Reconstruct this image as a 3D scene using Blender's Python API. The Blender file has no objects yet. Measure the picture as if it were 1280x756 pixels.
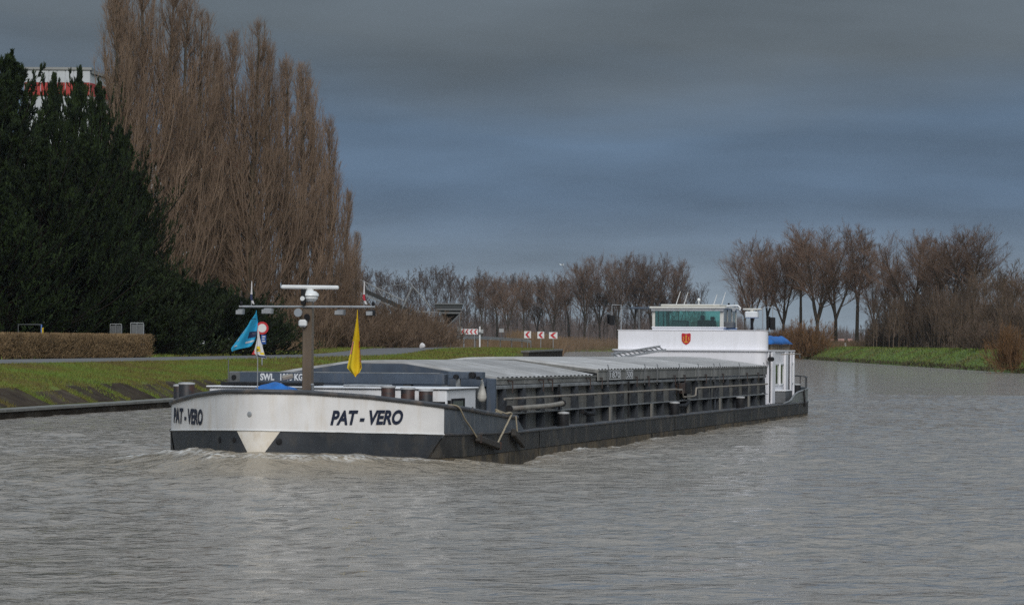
import bpy, bmesh, math, random
import numpy as np
from mathutils import Vector, Matrix, Euler

R = math.radians
scene = bpy.context.scene
col = scene.collection
random.seed(7)

# ------------------------------------------------------------------ camera
cam_d = bpy.data.cameras.new('camera')
cam = bpy.data.objects.new('camera', cam_d)
col.objects.link(cam)
cam_d.sensor_width = 36.0
cam_d.lens = 3400.0 / 1280.0 * 36.0
cam_d.clip_start = 0.5
cam_d.clip_end = 9000.0
cam.location = (0.0, 0.0, 2.4)
cam.rotation_euler = (Matrix.Rotation(math.pi / 2 + math.atan(50 / 3400), 3, 'X') @ Matrix.Rotation(0.006, 3, 'Z')).to_euler()
scene.camera = cam

# ------------------------------------------------------------------ sun and sky
SUN_EL, SUN_AZ = R(36), R(172)          # azimuth clockwise from +Y: behind the camera
sun_d = bpy.data.lights.new('sun', 'SUN')
sun = bpy.data.objects.new('sun', sun_d)
col.objects.link(sun)
sun_d.energy = 1.5
sun_d.angle = R(32)
sun_d.color = (1.0, 0.975, 0.945)
sv = Vector((math.sin(SUN_AZ) * math.cos(SUN_EL), math.cos(SUN_AZ) * math.cos(SUN_EL), math.sin(SUN_EL)))
sun.rotation_euler = sv.to_track_quat('Z', 'Y').to_euler()

world = bpy.data.worlds.new('World')
scene.world = world
world.use_nodes = True
wt = world.node_tree
wt.nodes.clear()
def wn(kind, **kw):
    n = wt.nodes.new(kind)
    for k, v in kw.items():
        setattr(n, k, v)
    return n
def wmath(op, a, b=None, c=None):
    n = wn('ShaderNodeMath', operation=op)
    for i, v in enumerate((a, b, c)):
        if v is None:
            continue
        if isinstance(v, (int, float)):
            n.inputs[i].default_value = v
        else:
            wt.links.new(v, n.inputs[i])
    return n.outputs[0]
tc = wn('ShaderNodeTexCoord')
sep = wn('ShaderNodeSeparateXYZ')
wt.links.new(tc.outputs['Generated'], sep.inputs[0])
zc = wmath('MAXIMUM', sep.outputs['Z'], 0.0)
den = wmath('ADD', zc, 0.20)
# cloud deck seen from below: directions projected on a flat layer
comb = wn('ShaderNodeCombineXYZ')
wt.links.new(wmath('DIVIDE', sep.outputs['X'], den), comb.inputs[0])
wt.links.new(wmath('DIVIDE', sep.outputs['Y'], den), comb.inputs[1])
mp = wn('ShaderNodeMapping')
mp.inputs['Location'].default_value = (3.1, 2.2, 0.0)
mp.inputs['Scale'].default_value = (1.15, 1.7, 1.0)
wt.links.new(comb.outputs[0], mp.inputs['Vector'])
nz = wn('ShaderNodeTexNoise')
nz.inputs['Scale'].default_value = 1.0
nz.inputs['Detail'].default_value = 6.0
nz.inputs['Roughness'].default_value = 0.52
nz.inputs['Distortion'].default_value = 0.35
wt.links.new(mp.outputs[0], nz.inputs['Vector'])
cr = wn('ShaderNodeValToRGB')
cr.color_ramp.elements[0].position = 0.15
cr.color_ramp.elements[0].color = (0.068, 0.108, 0.168, 1)
cr.color_ramp.elements[1].position = 0.85
cr.color_ramp.elements[1].color = (0.074, 0.092, 0.113, 1)
# blue-grey rain cloud low down, neutral grey deck higher up, broken up by the same noise
el_ = wn('ShaderNodeMapRange', interpolation_type='SMOOTHSTEP')
wt.links.new(zc, el_.inputs['Value'])
el_.inputs['From Min'].default_value = 0.055
el_.inputs['From Max'].default_value = 0.135
mixf_ = wmath('ADD', wmath('MULTIPLY', wmath('SUBTRACT', nz.outputs['Fac'], 0.5), 1.5), el_.outputs[0])
wt.links.new(mixf_, cr.inputs['Fac'])
# paler towards the horizon, brighter again overhead as under any overcast
hz = wn('ShaderNodeMapRange', interpolation_type='SMOOTHSTEP')
wt.links.new(zc, hz.inputs['Value'])
hz.inputs['From Min'].default_value = 0.0
hz.inputs['From Max'].default_value = 0.058
hz.inputs['To Min'].default_value = 0.95
hz.inputs['To Max'].default_value = 0.0
mixh = wn('ShaderNodeMixRGB')
wt.links.new(hz.outputs[0], mixh.inputs['Fac'])
wt.links.new(cr.outputs[0], mixh.inputs[1])
mixh.inputs[2].default_value = (0.205, 0.250, 0.292, 1)
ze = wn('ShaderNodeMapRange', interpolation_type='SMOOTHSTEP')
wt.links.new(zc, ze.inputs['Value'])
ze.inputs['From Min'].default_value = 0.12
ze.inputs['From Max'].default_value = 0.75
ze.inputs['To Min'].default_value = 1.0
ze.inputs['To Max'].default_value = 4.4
nz2 = wn('ShaderNodeTexNoise')
nz2.inputs['Scale'].default_value = 1.7
nz2.inputs['Detail'].default_value = 5.0
wt.links.new(mp.outputs[0], nz2.inputs['Vector'])
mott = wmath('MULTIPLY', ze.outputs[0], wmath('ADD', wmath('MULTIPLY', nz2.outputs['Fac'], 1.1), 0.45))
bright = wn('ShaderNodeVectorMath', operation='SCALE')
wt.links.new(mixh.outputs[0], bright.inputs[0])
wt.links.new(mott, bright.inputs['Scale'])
sky = wn('ShaderNodeTexSky', sky_type='NISHITA')
sky.sun_disc = False
sky.sun_elevation = SUN_EL
sky.sun_rotation = SUN_AZ
sky.air_density = 1.6
sky.dust_density = 3.0
bg_c = wn('ShaderNodeBackground')
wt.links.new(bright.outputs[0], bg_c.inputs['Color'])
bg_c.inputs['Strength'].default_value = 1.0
bg_s = wn('ShaderNodeBackground')
wt.links.new(sky.outputs[0], bg_s.inputs['Color'])
bg_s.inputs['Strength'].default_value = 0.05
mixw = wn('ShaderNodeMixShader')
mixw.inputs[0].default_value = 0.94       # thick cloud, a little clear sky filtering through
wt.links.new(bg_s.outputs[0], mixw.inputs[1])
wt.links.new(bg_c.outputs[0], mixw.inputs[2])
wo = wn('ShaderNodeOutputWorld')
wt.links.new(mixw.outputs[0], wo.inputs['Surface'])

vs = scene.view_settings
vs.view_transform = 'Standard'
vs.look = 'None'
vs.exposure = 0.5
vs.gamma = 1.0
vs.use_curve_mapping = False
scene.render.engine = 'CYCLES'
scene.cycles.use_denoising = False       # keep the fine twigs and ripples crisp
scene.cycles.max_bounces = 6
scene.cycles.transparent_max_bounces = 8
scene.cycles.sample_clamp_indirect = 2.5
scene.cycles.caustics_reflective = False
scene.cycles.caustics_refractive = False

# ------------------------------------------------------------------ helpers
def tag(o, label=None, cat=None, group=None, kind=None):
    if label: o['label'] = label
    if cat: o['category'] = cat
    if group: o['group'] = group
    if kind: o['kind'] = kind
    return o

def empty(name, loc=(0, 0, 0), rz=0.0, parent=None):
    o = bpy.data.objects.new(name, None)
    col.objects.link(o)
    o.empty_display_size = 0.3
    o.location = loc
    o.rotation_euler = (0, 0, rz)
    o.parent = parent
    return o

def link(name, me, mat=None, parent=None, loc=None, rot=None):
    o = bpy.data.objects.new(name, me)
    col.objects.link(o)
    if mat is not None and not me.materials:
        me.materials.append(mat)
    o.parent = parent
    if loc is not None: o.location = loc
    if rot is not None: o.rotation_euler = rot
    return o

def np_mesh(name, V, F, smooth=False):
    V = np.asarray(V, dtype=np.float32)
    F = np.asarray(F, dtype=np.int32)
    me = bpy.data.meshes.new(name)
    n, k = F.shape
    me.vertices.add(len(V))
    me.vertices.foreach_set('co', V.ravel())
    me.loops.add(n * k)
    me.loops.foreach_set('vertex_index', F.ravel())
    me.polygons.add(n)
    me.polygons.foreach_set('loop_start', np.arange(n, dtype=np.int32) * k)
    me.polygons.foreach_set('loop_total', np.full(n, k, dtype=np.int32))
    me.polygons.foreach_set('use_smooth', np.full(n, smooth, dtype=bool))
    me.update(calc_edges=True)
    me.validate()
    return me

class MB:
    """Collects shapes that are linked as ONE mesh object."""
    def __init__(self):
        self.v = []; self.f = []
    def add(self, vs_, fs_):
        o = len(self.v)
        self.v += [tuple(p) for p in vs_]
        self.f += [tuple(i + o for i in f) for f in fs_]
        return self
    def box(self, x0, x1, y0, y1, z0, z1):
        return self.add([(x0, y0, z0), (x1, y0, z0), (x1, y1, z0), (x0, y1, z0), (x0, y0, z1), (x1, y0, z1), (x1, y1, z1), (x0, y1, z1)],
                        [(0, 3, 2, 1), (4, 5, 6, 7), (0, 1, 5, 4), (1, 2, 6, 5), (2, 3, 7, 6), (3, 0, 4, 7)])
    def bar(self, a, b, w, h, up=(0, 0, 1)):
        a, b = Vector(a), Vector(b)
        d = (b - a).normalized()
        s = d.cross(Vector(up))
        if s.length < 1e-4: s = d.cross(Vector((1, 0, 0)))
        s.normalize()
        t = s.cross(d)
        q = []
        for c in (a, b):
            for i, j in ((-1, -1), (1, -1), (1, 1), (-1, 1)):
                q.append(c + s * (i * w / 2) + t * (j * h / 2))
        return self.add(q, [(0, 3, 2, 1), (4, 5, 6, 7), (0, 1, 5, 4), (1, 2, 6, 5), (2, 3, 7, 6), (3, 0, 4, 7)])
    def tube(self, pts, r, n=8, r1=None, cap=True):
        pts = [Vector(p) for p in pts]
        m = len(pts)
        rs = [r + ((r1 if r1 is not None else r) - r) * i / (m - 1) for i in range(m)]
        o = len(self.v)
        prev = None
        for i, p in enumerate(pts):
            d = (pts[min(i + 1, m - 1)] - pts[max(i - 1, 0)]).normalized()
            if prev is None:
                s = d.cross(Vector((0, 0, 1)))
                if s.length < 1e-3: s = d.cross(Vector((0, 1, 0)))
            else:
                s = prev - d * prev.dot(d)
            s.normalize(); prev = s
            t = d.cross(s)
            for k in range(n):
                a = 2 * math.pi * k / n
                self.v.append(tuple(p + (s * math.cos(a) + t * math.sin(a)) * rs[i]))
        for i in range(m - 1):
            for k in range(n):
                self.f.append((o + i * n + k, o + i * n + (k + 1) % n, o + (i + 1) * n + (k + 1) % n, o + (i + 1) * n + k))
        if cap:
            self.f.append(tuple(o + k for k in reversed(range(n))))
            self.f.append(tuple(o + (m - 1) * n + k for k in range(n)))
        return self
    def lathe(self, prof, c=(0, 0, 0), n=16):
        o = len(self.v)
        for (r, z) in prof:
            for k in range(n):
                a = 2 * math.pi * k / n
                self.v.append((c[0] + r * math.cos(a), c[1] + r * math.sin(a), c[2] + z))
        for i in range(len(prof) - 1):
            for k in range(n):
                self.f.append((o + i * n + k, o + i * n + (k + 1) % n, o + (i + 1) * n + (k + 1) % n, o + (i + 1) * n + k))
        self.f.append(tuple(o + k for k in reversed(range(n))))
        self.f.append(tuple(o + (len(prof) - 1) * n + k for k in range(n)))
        return self
    def prism(self, poly, lift):
        """poly: 3-D points of one face; lift: vector to the opposite face"""
        n = len(poly); L = Vector(lift)
        q = [Vector(p) for p in poly] + [Vector(p) + L for p in poly]
        f = [tuple(reversed(range(n))), tuple(range(n, 2 * n))]
        for i in range(n):
            j = (i + 1) % n
            f.append((i, j, n + j, n + i))
        return self.add(q, f)
    def grid(self, fn, nu, nv, close_u=False):
        o = len(self.v)
        for j in range(nv + 1):
            for i in range(nu + 1):
                self.v.append(tuple(fn(i / nu, j / nv)))
        for j in range(nv):
            for i in range(nu):
                a = o + j * (nu + 1) + i
                self.f.append((a, a + 1, a + nu + 2, a + nu + 1))
        return self
    def mesh(self, name, smooth=None, fix=True):
        me = bpy.data.meshes.new(name)
        me.from_pydata(self.v, [], self.f)
        if fix:
            bm = bmesh.new(); bm.from_mesh(me)
            bmesh.ops.recalc_face_normals(bm, faces=bm.faces)
            bm.to_mesh(me); bm.free()
        if smooth is not None:
            me.polygons.foreach_set('use_smooth', [True] * len(me.polygons))
            me.set_sharp_from_angle(angle=R(smooth))
        me.update()
        return me
    def build(self, name, mat, parent=None, loc=None, rot=None, smooth=None, bevel=0.0, fix=True, seg=1):
        me = self.mesh(name, smooth, fix)
        o = link(name, me, mat, parent, loc, rot)
        if bevel:
            m = o.modifiers.new('bevel', 'BEVEL')
            m.width = bevel; m.segments = seg; m.limit_method = 'ANGLE'; m.angle_limit = R(35)
        return o

def copy_tree(o, parent=None):
    c = o.copy(); col.objects.link(c); c.parent = parent
    for ch in list(o.children):
        copy_tree(ch, c)
    return c

def px(x, y, Y):
    """world point that the photograph shows at pixel (x, y) when it stands at depth Y"""
    return Vector(((x - 640) * Y / 3400, Y, 2.4 - (y - 428 - 0.006 * (x - 640)) * Y / 3400))

# ------------------------------------------------------------------ materials
def new_mat(name):
    m = bpy.data.materials.new(name)
    m.use_nodes = True
    nt = m.node_tree
    b = nt.nodes['Principled BSDF']
    return m, nt, b

def surf(name, c, rough=0.6, var=0.25, scale=3.0, stretch=(1, 1, 1), c2=None, bump=0.0, bscale=30.0, metal=0.0, spec=0.5,
         streak=None, streak_amt=0.0, streak_scale=(6, 6, 0.5), lo=0.35, hi=0.7, coords='Object', obj_var=0.0):
    """weathered paint / stone / fabric: base colour broken up by noise, optional run-down streaks, fine relief"""
    m, nt, b = new_mat(name)
    N, L = nt.nodes, nt.links
    tc = N.new('ShaderNodeTexCoord')
    mp = N.new('ShaderNodeMapping'); mp.inputs['Scale'].default_value = stretch
    L.new(tc.outputs[coords], mp.inputs['Vector'])
    nz = N.new('ShaderNodeTexNoise'); nz.inputs['Scale'].default_value = scale
    nz.inputs['Detail'].default_value = 6; nz.inputs['Roughness'].default_value = 0.6
    L.new(mp.outputs[0], nz.inputs['Vector'])
    if c2 is None:
        c2 = tuple(v * (1 - var) for v in c)
    rp = N.new('ShaderNodeValToRGB')
    rp.color_ramp.elements[0].position = lo; rp.color_ramp.elements[0].color = (*c2, 1)
    rp.color_ramp.elements[1].position = hi; rp.color_ramp.elements[1].color = (*c, 1)
    L.new(nz.outputs['Fac'], rp.inputs['Fac'])
    out = rp.outputs[0]
    if streak is not None:
        mp2 = N.new('ShaderNodeMapping'); mp2.inputs['Scale'].default_value = streak_scale
        L.new(tc.outputs[coords], mp2.inputs['Vector'])
        n2 = N.new('ShaderNodeTexNoise'); n2.inputs['Scale'].default_value = 1.0
        n2.inputs['Detail'].default_value = 5; n2.inputs['Roughness'].default_value = 0.65
        L.new(mp2.outputs[0], n2.inputs['Vector'])
        r2 = N.new('ShaderNodeMapRange'); r2.inputs['From Min'].default_value = 0.5; r2.inputs['From Max'].default_value = 0.72
        r2.inputs['To Max'].default_value = streak_amt
        L.new(n2.outputs['Fac'], r2.inputs['Value'])
        mx = N.new('ShaderNodeMixRGB')
        L.new(r2.outputs[0], mx.inputs['Fac']); L.new(out, mx.inputs[1]); mx.inputs[2].default_value = (*streak, 1)
        out = mx.outputs[0]
    if obj_var:
        oi = N.new('ShaderNodeObjectInfo')
        r3 = N.new('ShaderNodeMapRange'); r3.inputs['To Min'].default_value = 1 - obj_var; r3.inputs['To Max'].default_value = 1 + obj_var
        L.new(oi.outputs['Random'], r3.inputs['Value'])
        sc = N.new('ShaderNodeVectorMath'); sc.operation = 'SCALE'
        L.new(out, sc.inputs[0]); L.new(r3.outputs[0], sc.inputs['Scale'])
        out = sc.outputs[0]
    L.new(out, b.inputs['Base Color'])
    b.inputs['Roughness'].default_value = rough
    b.inputs['Metallic'].default_value = metal
    b.inputs['Specular IOR Level'].default_value = spec
    if bump:
        n4 = N.new('ShaderNodeTexNoise'); n4.inputs['Scale'].default_value = bscale; n4.inputs['Detail'].default_value = 4
        L.new(tc.outputs[coords], n4.inputs['Vector'])
        bp = N.new('ShaderNodeBump'); bp.inputs['Strength'].default_value = bump; bp.inputs['Distance'].default_value = 0.02
        L.new(n4.outputs['Fac'], bp.inputs['Height']); L.new(bp.outputs[0], b.inputs['Normal'])
    return m

def flat(name, c, rough=0.6, metal=0.0, spec=0.5):
    return surf(name, c, rough, var=0.12, scale=6.0, metal=metal, spec=spec)

M = {}
M['white'] = surf('white_paint', (0.80, 0.80, 0.81), 0.42, var=0.08, scale=2.5, streak=(0.50, 0.42, 0.33), streak_amt=0.35, streak_scale=(7, 7, 0.7))
M['white_house'] = surf('white_house_paint', (0.82, 0.81, 0.84), 0.4, var=0.05, scale=1.5, streak=(0.55, 0.53, 0.52), streak_amt=0.22, streak_scale=(9, 9, 0.6))
M['bow_white'] = surf('bow_white_paint', (0.82, 0.80, 0.78), 0.5, var=0.16, scale=1.2, streak=(0.56, 0.46, 0.33), streak_amt=0.40, streak_scale=(4, 4, 0.8))
M['bow_grey'] = surf('bow_grey_paint', (0.085, 0.098, 0.115), 0.5, var=0.3, scale=3, streak=(0.20, 0.19, 0.18), streak_amt=0.5, streak_scale=(8, 8, 1.2))
M['boot_grey'] = surf('boot_grey_paint', (0.040, 0.045, 0.053), 0.45, var=0.35, scale=2, streak=(0.085, 0.075, 0.062), streak_amt=0.5, streak_scale=(3, 3, 2))
M['hull_black'] = surf('hull_black_paint', (0.034, 0.033, 0.032), 0.6, var=0.5, scale=2.2, streak=(0.115, 0.094, 0.068), streak_amt=0.8, streak_scale=(3.5, 3.5, 1.2), bump=0.35, bscale=14, obj_var=0.22)
M['hull_low'] = surf('hull_scum_belt', (0.125, 0.098, 0.066), 0.75, spec=0.2, lo=0.42, hi=0.62, c2=(0.062, 0.056, 0.048), scale=2.5, streak=(0.20, 0.16, 0.10), streak_amt=0.6, streak_scale=(3, 3, 0.9), bump=0.3, bscale=14, obj_var=0.25)
M['rail'] = surf('rail_grey', (0.068, 0.070, 0.076), 0.5, var=0.3, scale=5, streak=(0.22, 0.17, 0.13), streak_amt=0.6, streak_scale=(2, 2, 2))
M['navy'] = surf('blue_grey_steel', (0.075, 0.098, 0.135), 0.45, var=0.28, scale=2.5, streak=(0.16, 0.15, 0.14), streak_amt=0.4, streak_scale=(5, 5, 0.8))
M['deck'] = surf('deck_grey', (0.13, 0.135, 0.145), 0.7, var=0.35, scale=3, streak=(0.20, 0.18, 0.15), streak_amt=0.5, streak_scale=(1, 1, 1))
M['coaming'] = surf('coaming_grey', (0.205, 0.198, 0.180), 0.65, var=0.45, scale=1.6, stretch=(1, 1, 0.35), streak=(0.30, 0.28, 0.24), streak_amt=0.55, streak_scale=(4, 4, 0.5))
M['stiff'] = surf('stiffener_grey', (0.036, 0.043, 0.054), 0.6, var=0.4, scale=3, stretch=(1, 1, 0.4), streak=(0.09, 0.085, 0.075), streak_amt=0.4, streak_scale=(6, 6, 0.8), obj_var=0.2)
M['alu'] = surf('hatch_aluminium', (0.46, 0.455, 0.45), 0.55, c2=(0.27, 0.262, 0.25), scale=2.2, stretch=(0.7, 1.6, 1), metal=0.1, streak=(0.20, 0.186, 0.165), streak_amt=0.75, streak_scale=(1.3, 5, 3), bump=0.2, bscale=25, obj_var=0.16)
M['skirt'] = surf('hatch_skirt', (0.22, 0.215, 0.20), 0.6, c2=(0.12, 0.118, 0.11), scale=1.2, stretch=(1, 1, 0.3), streak=(0.36, 0.35, 0.32), streak_amt=0.6, streak_scale=(4, 4, 0.4), obj_var=0.12)
M['pipe'] = surf('old_pipe', (0.33, 0.30, 0.255), 0.6, var=0.4, scale=4, streak=(0.22, 0.15, 0.10), streak_amt=0.7, streak_scale=(2, 2, 2))
M['pipe_grey'] = surf('grey_pipe', (0.26, 0.27, 0.275), 0.6, var=0.4, scale=4)
M['black'] = surf('black_paint', (0.016, 0.016, 0.018), 0.65, var=0.35, scale=5, spec=0.25, streak=(0.05, 0.042, 0.035), streak_amt=0.4, streak_scale=(8, 8, 1))
M['rust'] = surf('rust_brown', (0.075, 0.038, 0.026), 0.75, c2=(0.032, 0.027, 0.026), scale=8, bump=0.3)
M['mast'] = surf('mast_bronze', (0.235, 0.175, 0.125), 0.35, var=0.3, scale=5, stretch=(1, 1, 0.25), metal=0.35)
M['steel'] = surf('galvanised_steel', (0.44, 0.45, 0.46), 0.45, var=0.3, scale=8, metal=0.4)
M['steel_dark'] = surf('dark_steel', (0.14, 0.145, 0.15), 0.55, var=0.35, scale=5)
M['wplastic'] = flat('white_plastic', (0.76, 0.77, 0.76), 0.35)
M['cream'] = flat('cream_plastic', (0.62, 0.60, 0.54), 0.5)
M['tarp'] = surf('blue_tarpaulin', (0.010, 0.155, 0.52), 0.5, var=0.35, scale=7, bump=0.4, bscale=22)
M['rope'] = surf('rope', (0.40, 0.34, 0.24), 0.9, var=0.4, scale=40)
M['wood'] = surf('wet_wood', (0.052, 0.046, 0.040), 0.85, var=0.5, scale=6, stretch=(1, 1, 4))
M['wood_tan'] = surf('tan_wood', (0.34, 0.26, 0.17), 0.8, var=0.35, scale=5)
M['ink'] = flat('letter_navy', (0.012, 0.018, 0.040), 0.5)
M['ink_white'] = surf('letter_white', (0.72, 0.73, 0.75), 0.6, var=0.25, scale=14)
M['red'] = flat('sign_red', (0.50, 0.022, 0.030), 0.45)
M['signwhite'] = flat('sign_white', (0.74, 0.74, 0.73), 0.4)
M['signblue'] = flat('sign_blue', (0.012, 0.07, 0.30), 0.45)
M['gold'] = flat('crest_gold', (0.72, 0.40, 0.04), 0.5)
M['fender_white'] = surf('dirty_fender', (0.62, 0.59, 0.53), 0.5, var=0.3, scale=5, streak=(0.40, 0.25, 0.10), streak_amt=0.5, streak_scale=(8, 8, 1))
M['concrete'] = surf('quay_concrete', (0.20, 0.195, 0.175), 0.9, var=0.35, scale=2, bump=0.4, bscale=12, streak=(0.13, 0.12, 0.09), streak_amt=0.5, streak_scale=(1.5, 1.5, 1.5))
M['wet_wall'] = surf('wet_quay_wall', (0.042, 0.034, 0.026), 0.9, spec=0.1, var=0.45, scale=1.5, streak=(0.11, 0.10, 0.08), streak_amt=0.5, streak_scale=(1, 1, 0.4), bump=0.5, bscale=6)
M['slab'] = surf('slope_slab', (0.086, 0.066, 0.047), 0.95, spec=0.05, c2=(0.042, 0.032, 0.024), scale=1.4, streak=(0.06, 0.075, 0.022), streak_amt=0.6, streak_scale=(0.7, 0.7, 0.7), bump=0.6, bscale=18, obj_var=0.18)
M['asphalt'] = surf('asphalt_path', (0.155, 0.152, 0.15), 0.9, var=0.25, scale=0.8, bump=0.3, bscale=30)
def glass_mat(name, tint, mixf=0.35):
    m, nt, b = new_mat(name)
    N, L = nt.nodes, nt.links
    tr = N.new('ShaderNodeBsdfTransparent'); tr.inputs[0].default_value = (*tint, 1)
    gl = N.new('ShaderNodeBsdfGlossy'); gl.inputs['Roughness'].default_value = 0.03
    fr = N.new('ShaderNodeFresnel'); fr.inputs['IOR'].default_value = 1.5
    ad = N.new('ShaderNodeMath'); ad.operation = 'ADD'; ad.inputs[1].default_value = mixf
    L.new(fr.outputs[0], ad.inputs[0])
    mx = N.new('ShaderNodeMixShader')
    L.new(ad.outputs[0], mx.inputs[0]); L.new(tr.outputs[0], mx.inputs[1]); L.new(gl.outputs[0], mx.inputs[2])
    L.new(mx.outputs[0], nt.nodes['Material Output'].inputs['Surface'])
    return m
M['glass'] = glass_mat('teal_glass', (0.74, 0.96, 0.92), 0.07)
M['pane'] = glass_mat('cabin_glass', (0.35, 0.42, 0.36), 0.12)
# ------------------------------------------------------------------ ground materials
def ground_mat(name, cols, scale=0.25, fine=6.0, bump=0.5):
    """grass / soil: three colours blended by a broad and a fine noise, world coordinates"""
    m, nt, b = new_mat(name)
    N, L = nt.nodes, nt.links
    geo = N.new('ShaderNodeNewGeometry')
    n1 = N.new('ShaderNodeTexNoise'); n1.inputs['Scale'].default_value = scale; n1.inputs['Detail'].default_value = 5
    n2 = N.new('ShaderNodeTexNoise'); n2.inputs['Scale'].default_value = fine; n2.inputs['Detail'].default_value = 6; n2.inputs['Roughness'].default_value = 0.7
    L.new(geo.outputs['Position'], n1.inputs['Vector']); L.new(geo.outputs['Position'], n2.inputs['Vector'])
    ad = N.new('ShaderNodeMath'); ad.operation = 'ADD'
    L.new(n1.outputs['Fac'], ad.inputs[0]); L.new(n2.outputs['Fac'], ad.inputs[1])
    hf = N.new('ShaderNodeMath'); hf.operation = 'MULTIPLY'; hf.inputs[1].default_value = 0.5
    L.new(ad.outputs[0], hf.inputs[0])
    rp = N.new('ShaderNodeValToRGB')
    e = rp.color_ramp.elements
    e[0].position = 0.42; e[0].color = (*cols[0], 1)
    e[1].position = 0.57; e[1].color = (*cols[2], 1)
    k = e.new(0.5); k.color = (*cols[1], 1)
    L.new(hf.outputs[0], rp.inputs['Fac']); L.new(rp.outputs[0], b.inputs['Base Color'])
    b.inputs['Roughness'].default_value = 0.9
    b.inputs['Specular IOR Level'].default_value = 0.2
    if bump:
        bp = N.new('ShaderNodeBump'); bp.inputs['Strength'].default_value = bump; bp.inputs['Distance'].default_value = 0.06
        L.new(n2.outputs['Fac'], bp.inputs['Height']); L.new(bp.outputs[0], b.inputs['Normal'])
    return m
M['grass_ground'] = ground_mat('grass_ground', [(0.066, 0.052, 0.024), (0.120, 0.120, 0.028), (0.125, 0.165, 0.030)])
M['grass_right'] = ground_mat('grass_right_bank', [(0.095, 0.095, 0.030), (0.090, 0.125, 0.026), (0.110, 0.165, 0.032)], scale=0.12, fine=1.5)
M['blade'] = ground_mat('grass_blades', [(0.145, 0.112, 0.042), (0.156, 0.160, 0.034), (0.138, 0.200, 0.038)], scale=0.35, fine=3.0, bump=0)
M['blade_right'] = ground_mat('grass_blades_right', [(0.135, 0.118, 0.038), (0.112, 0.150, 0.030), (0.132, 0.185, 0.038)], scale=0.12, fine=1.0, bump=0)
M['soil'] = ground_mat('bank_soil', [(0.040, 0.032, 0.020), (0.060, 0.048, 0.028), (0.085, 0.075, 0.035)], scale=0.5, fine=3)

def smooth(a, b, x):
    t = np.clip((x - a) / (b - a), 0, 1)
    return t * t * (3 - 2 * t)

def catmull(pts, step=3.0):
    P = [np.array(p, float) for p in pts]
    P = [2 * P[0] - P[1]] + P + [2 * P[-1] - P[-2]]
    out = []
    for i in range(1, len(P) - 2):
        n = max(2, int(np.linalg.norm(P[i + 1] - P[i]) / step))
        for k in range(n):
            t = k / n
            a, b, c, d = P[i - 1], P[i], P[i + 1], P[i + 2]
            out.append(0.5 * ((2 * b) + (-a + c) * t + (2 * a - 5 * b + 4 * c - d) * t * t + (-a + 3 * b - 3 * c + d) * t ** 3))
    out.append(P[-2])
    return np.array(out)

def normals_left(C):
    T = np.gradient(C, axis=0)
    T /= np.linalg.norm(T, axis=1)[:, None]
    return np.stack([-T[:, 1], T[:, 0]], 1)

LEFT = catmull([(-42.8, -60), (-29, 11), (-15.4, 81.6), (-12.2, 98.2), (-4.6, 145), (0.6, 200), (3.6, 240), (4.8, 262), (6.3, 330), (9.3, 480), (13.5, 680), (24, 790), (60, 832), (150, 848), (700, 885)], 3.0)
LN = normals_left(LEFT)
RIGHT = catmull([(43, -60), (43.2, 100), (43.7, 232), (45, 340), (47, 434), (52, 495), (68, 540), (105, 565), (220, 580), (700, 600)], 4.0)
RN = -normals_left(RIGHT)

P_OFF = np.array([0.0, 0.35, 1.75, 4.0, 7.0, 8.0, 12.5, 20, 60, 200, 800, 3500])
Z_NEAR = np.array([-0.9, 0.25, 0.86, 1.16, 1.45, 1.50, 1.52, 1.60, 1.65, 1.70, 1.7, 1.7])
Z_QUAY = np.array([-0.9, 1.72, 1.75, 1.78, 1.82, 1.83, 1.86, 1.90, 1.85, 1.70, 1.7, 1.7])
Z_FAR = np.array([-0.9, 0.05, 0.65, 1.25, 1.55, 1.60, 1.60, 1.60, 1.60, 1.65, 1.7, 1.7])
def left_z(p, Y):
    a = np.interp(p, P_OFF, Z_NEAR); b = np.interp(p, P_OFF, Z_QUAY); c = np.interp(p, P_OFF, Z_FAR)
    w = smooth(180, 214, Y); w2 = smooth(263, 272, Y) if np.isscalar(p) and p < 5 else smooth(266, 330, Y)
    return (a * (1 - w) + b * w) * (1 - w2) + c * w2
def left_pt(i, p):
    c = LEFT[i] + LN[i] * p
    return c[0], c[1], left_z(p, LEFT[i][1])
def left_at(Y, p):
    i = int(np.argmin(np.abs(LEFT[:, 1] - Y) + (LEFT[:, 0] > 60) * 1e3))
    return Vector(left_pt(i, p))
def ground_z(X, Y):
    d = np.hypot(LEFT[:, 0] - X, LEFT[:, 1] - Y); i = int(np.argmin(d))
    return float(left_z(float(d[i]), LEFT[i][1]))

def loft(name, n, offs, fn, mat, smooth_=True):
    V = []; k = len(offs)
    for i in range(n):
        for j in range(k):
            V.append(fn(i, j))
    F = [(i * k + j, i * k + j + 1, (i + 1) * k + j + 1, (i + 1) * k + j) for i in range(n - 1) for j in range(k - 1)]
    return link(name, np_mesh(name, V, F, smooth_), mat)

g = loft('ground', len(LEFT), P_OFF, lambda i, j: left_pt(i, P_OFF[j]), M['grass_ground'])
tag(g, 'flat grassy land and sloping verge along the canal bank behind the barge', 'ground', kind='structure')

po = np.array([7.3, 8.8, 10.5, 12.3])
ii = [i for i in range(len(LEFT)) if LEFT[i][1] < 330 and LEFT[i][0] < 40]
def path_fn(i, j):
    x, y, z = left_pt(ii[i], po[j]); return x, y, z + 0.035 + (0.03 if 0 < j < 3 else 0)
pth = loft('path', len(ii), po, path_fn, M['asphalt'])
tag(pth, 'grey asphalt towpath running along the grassy bank', 'path', kind='structure')

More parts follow.
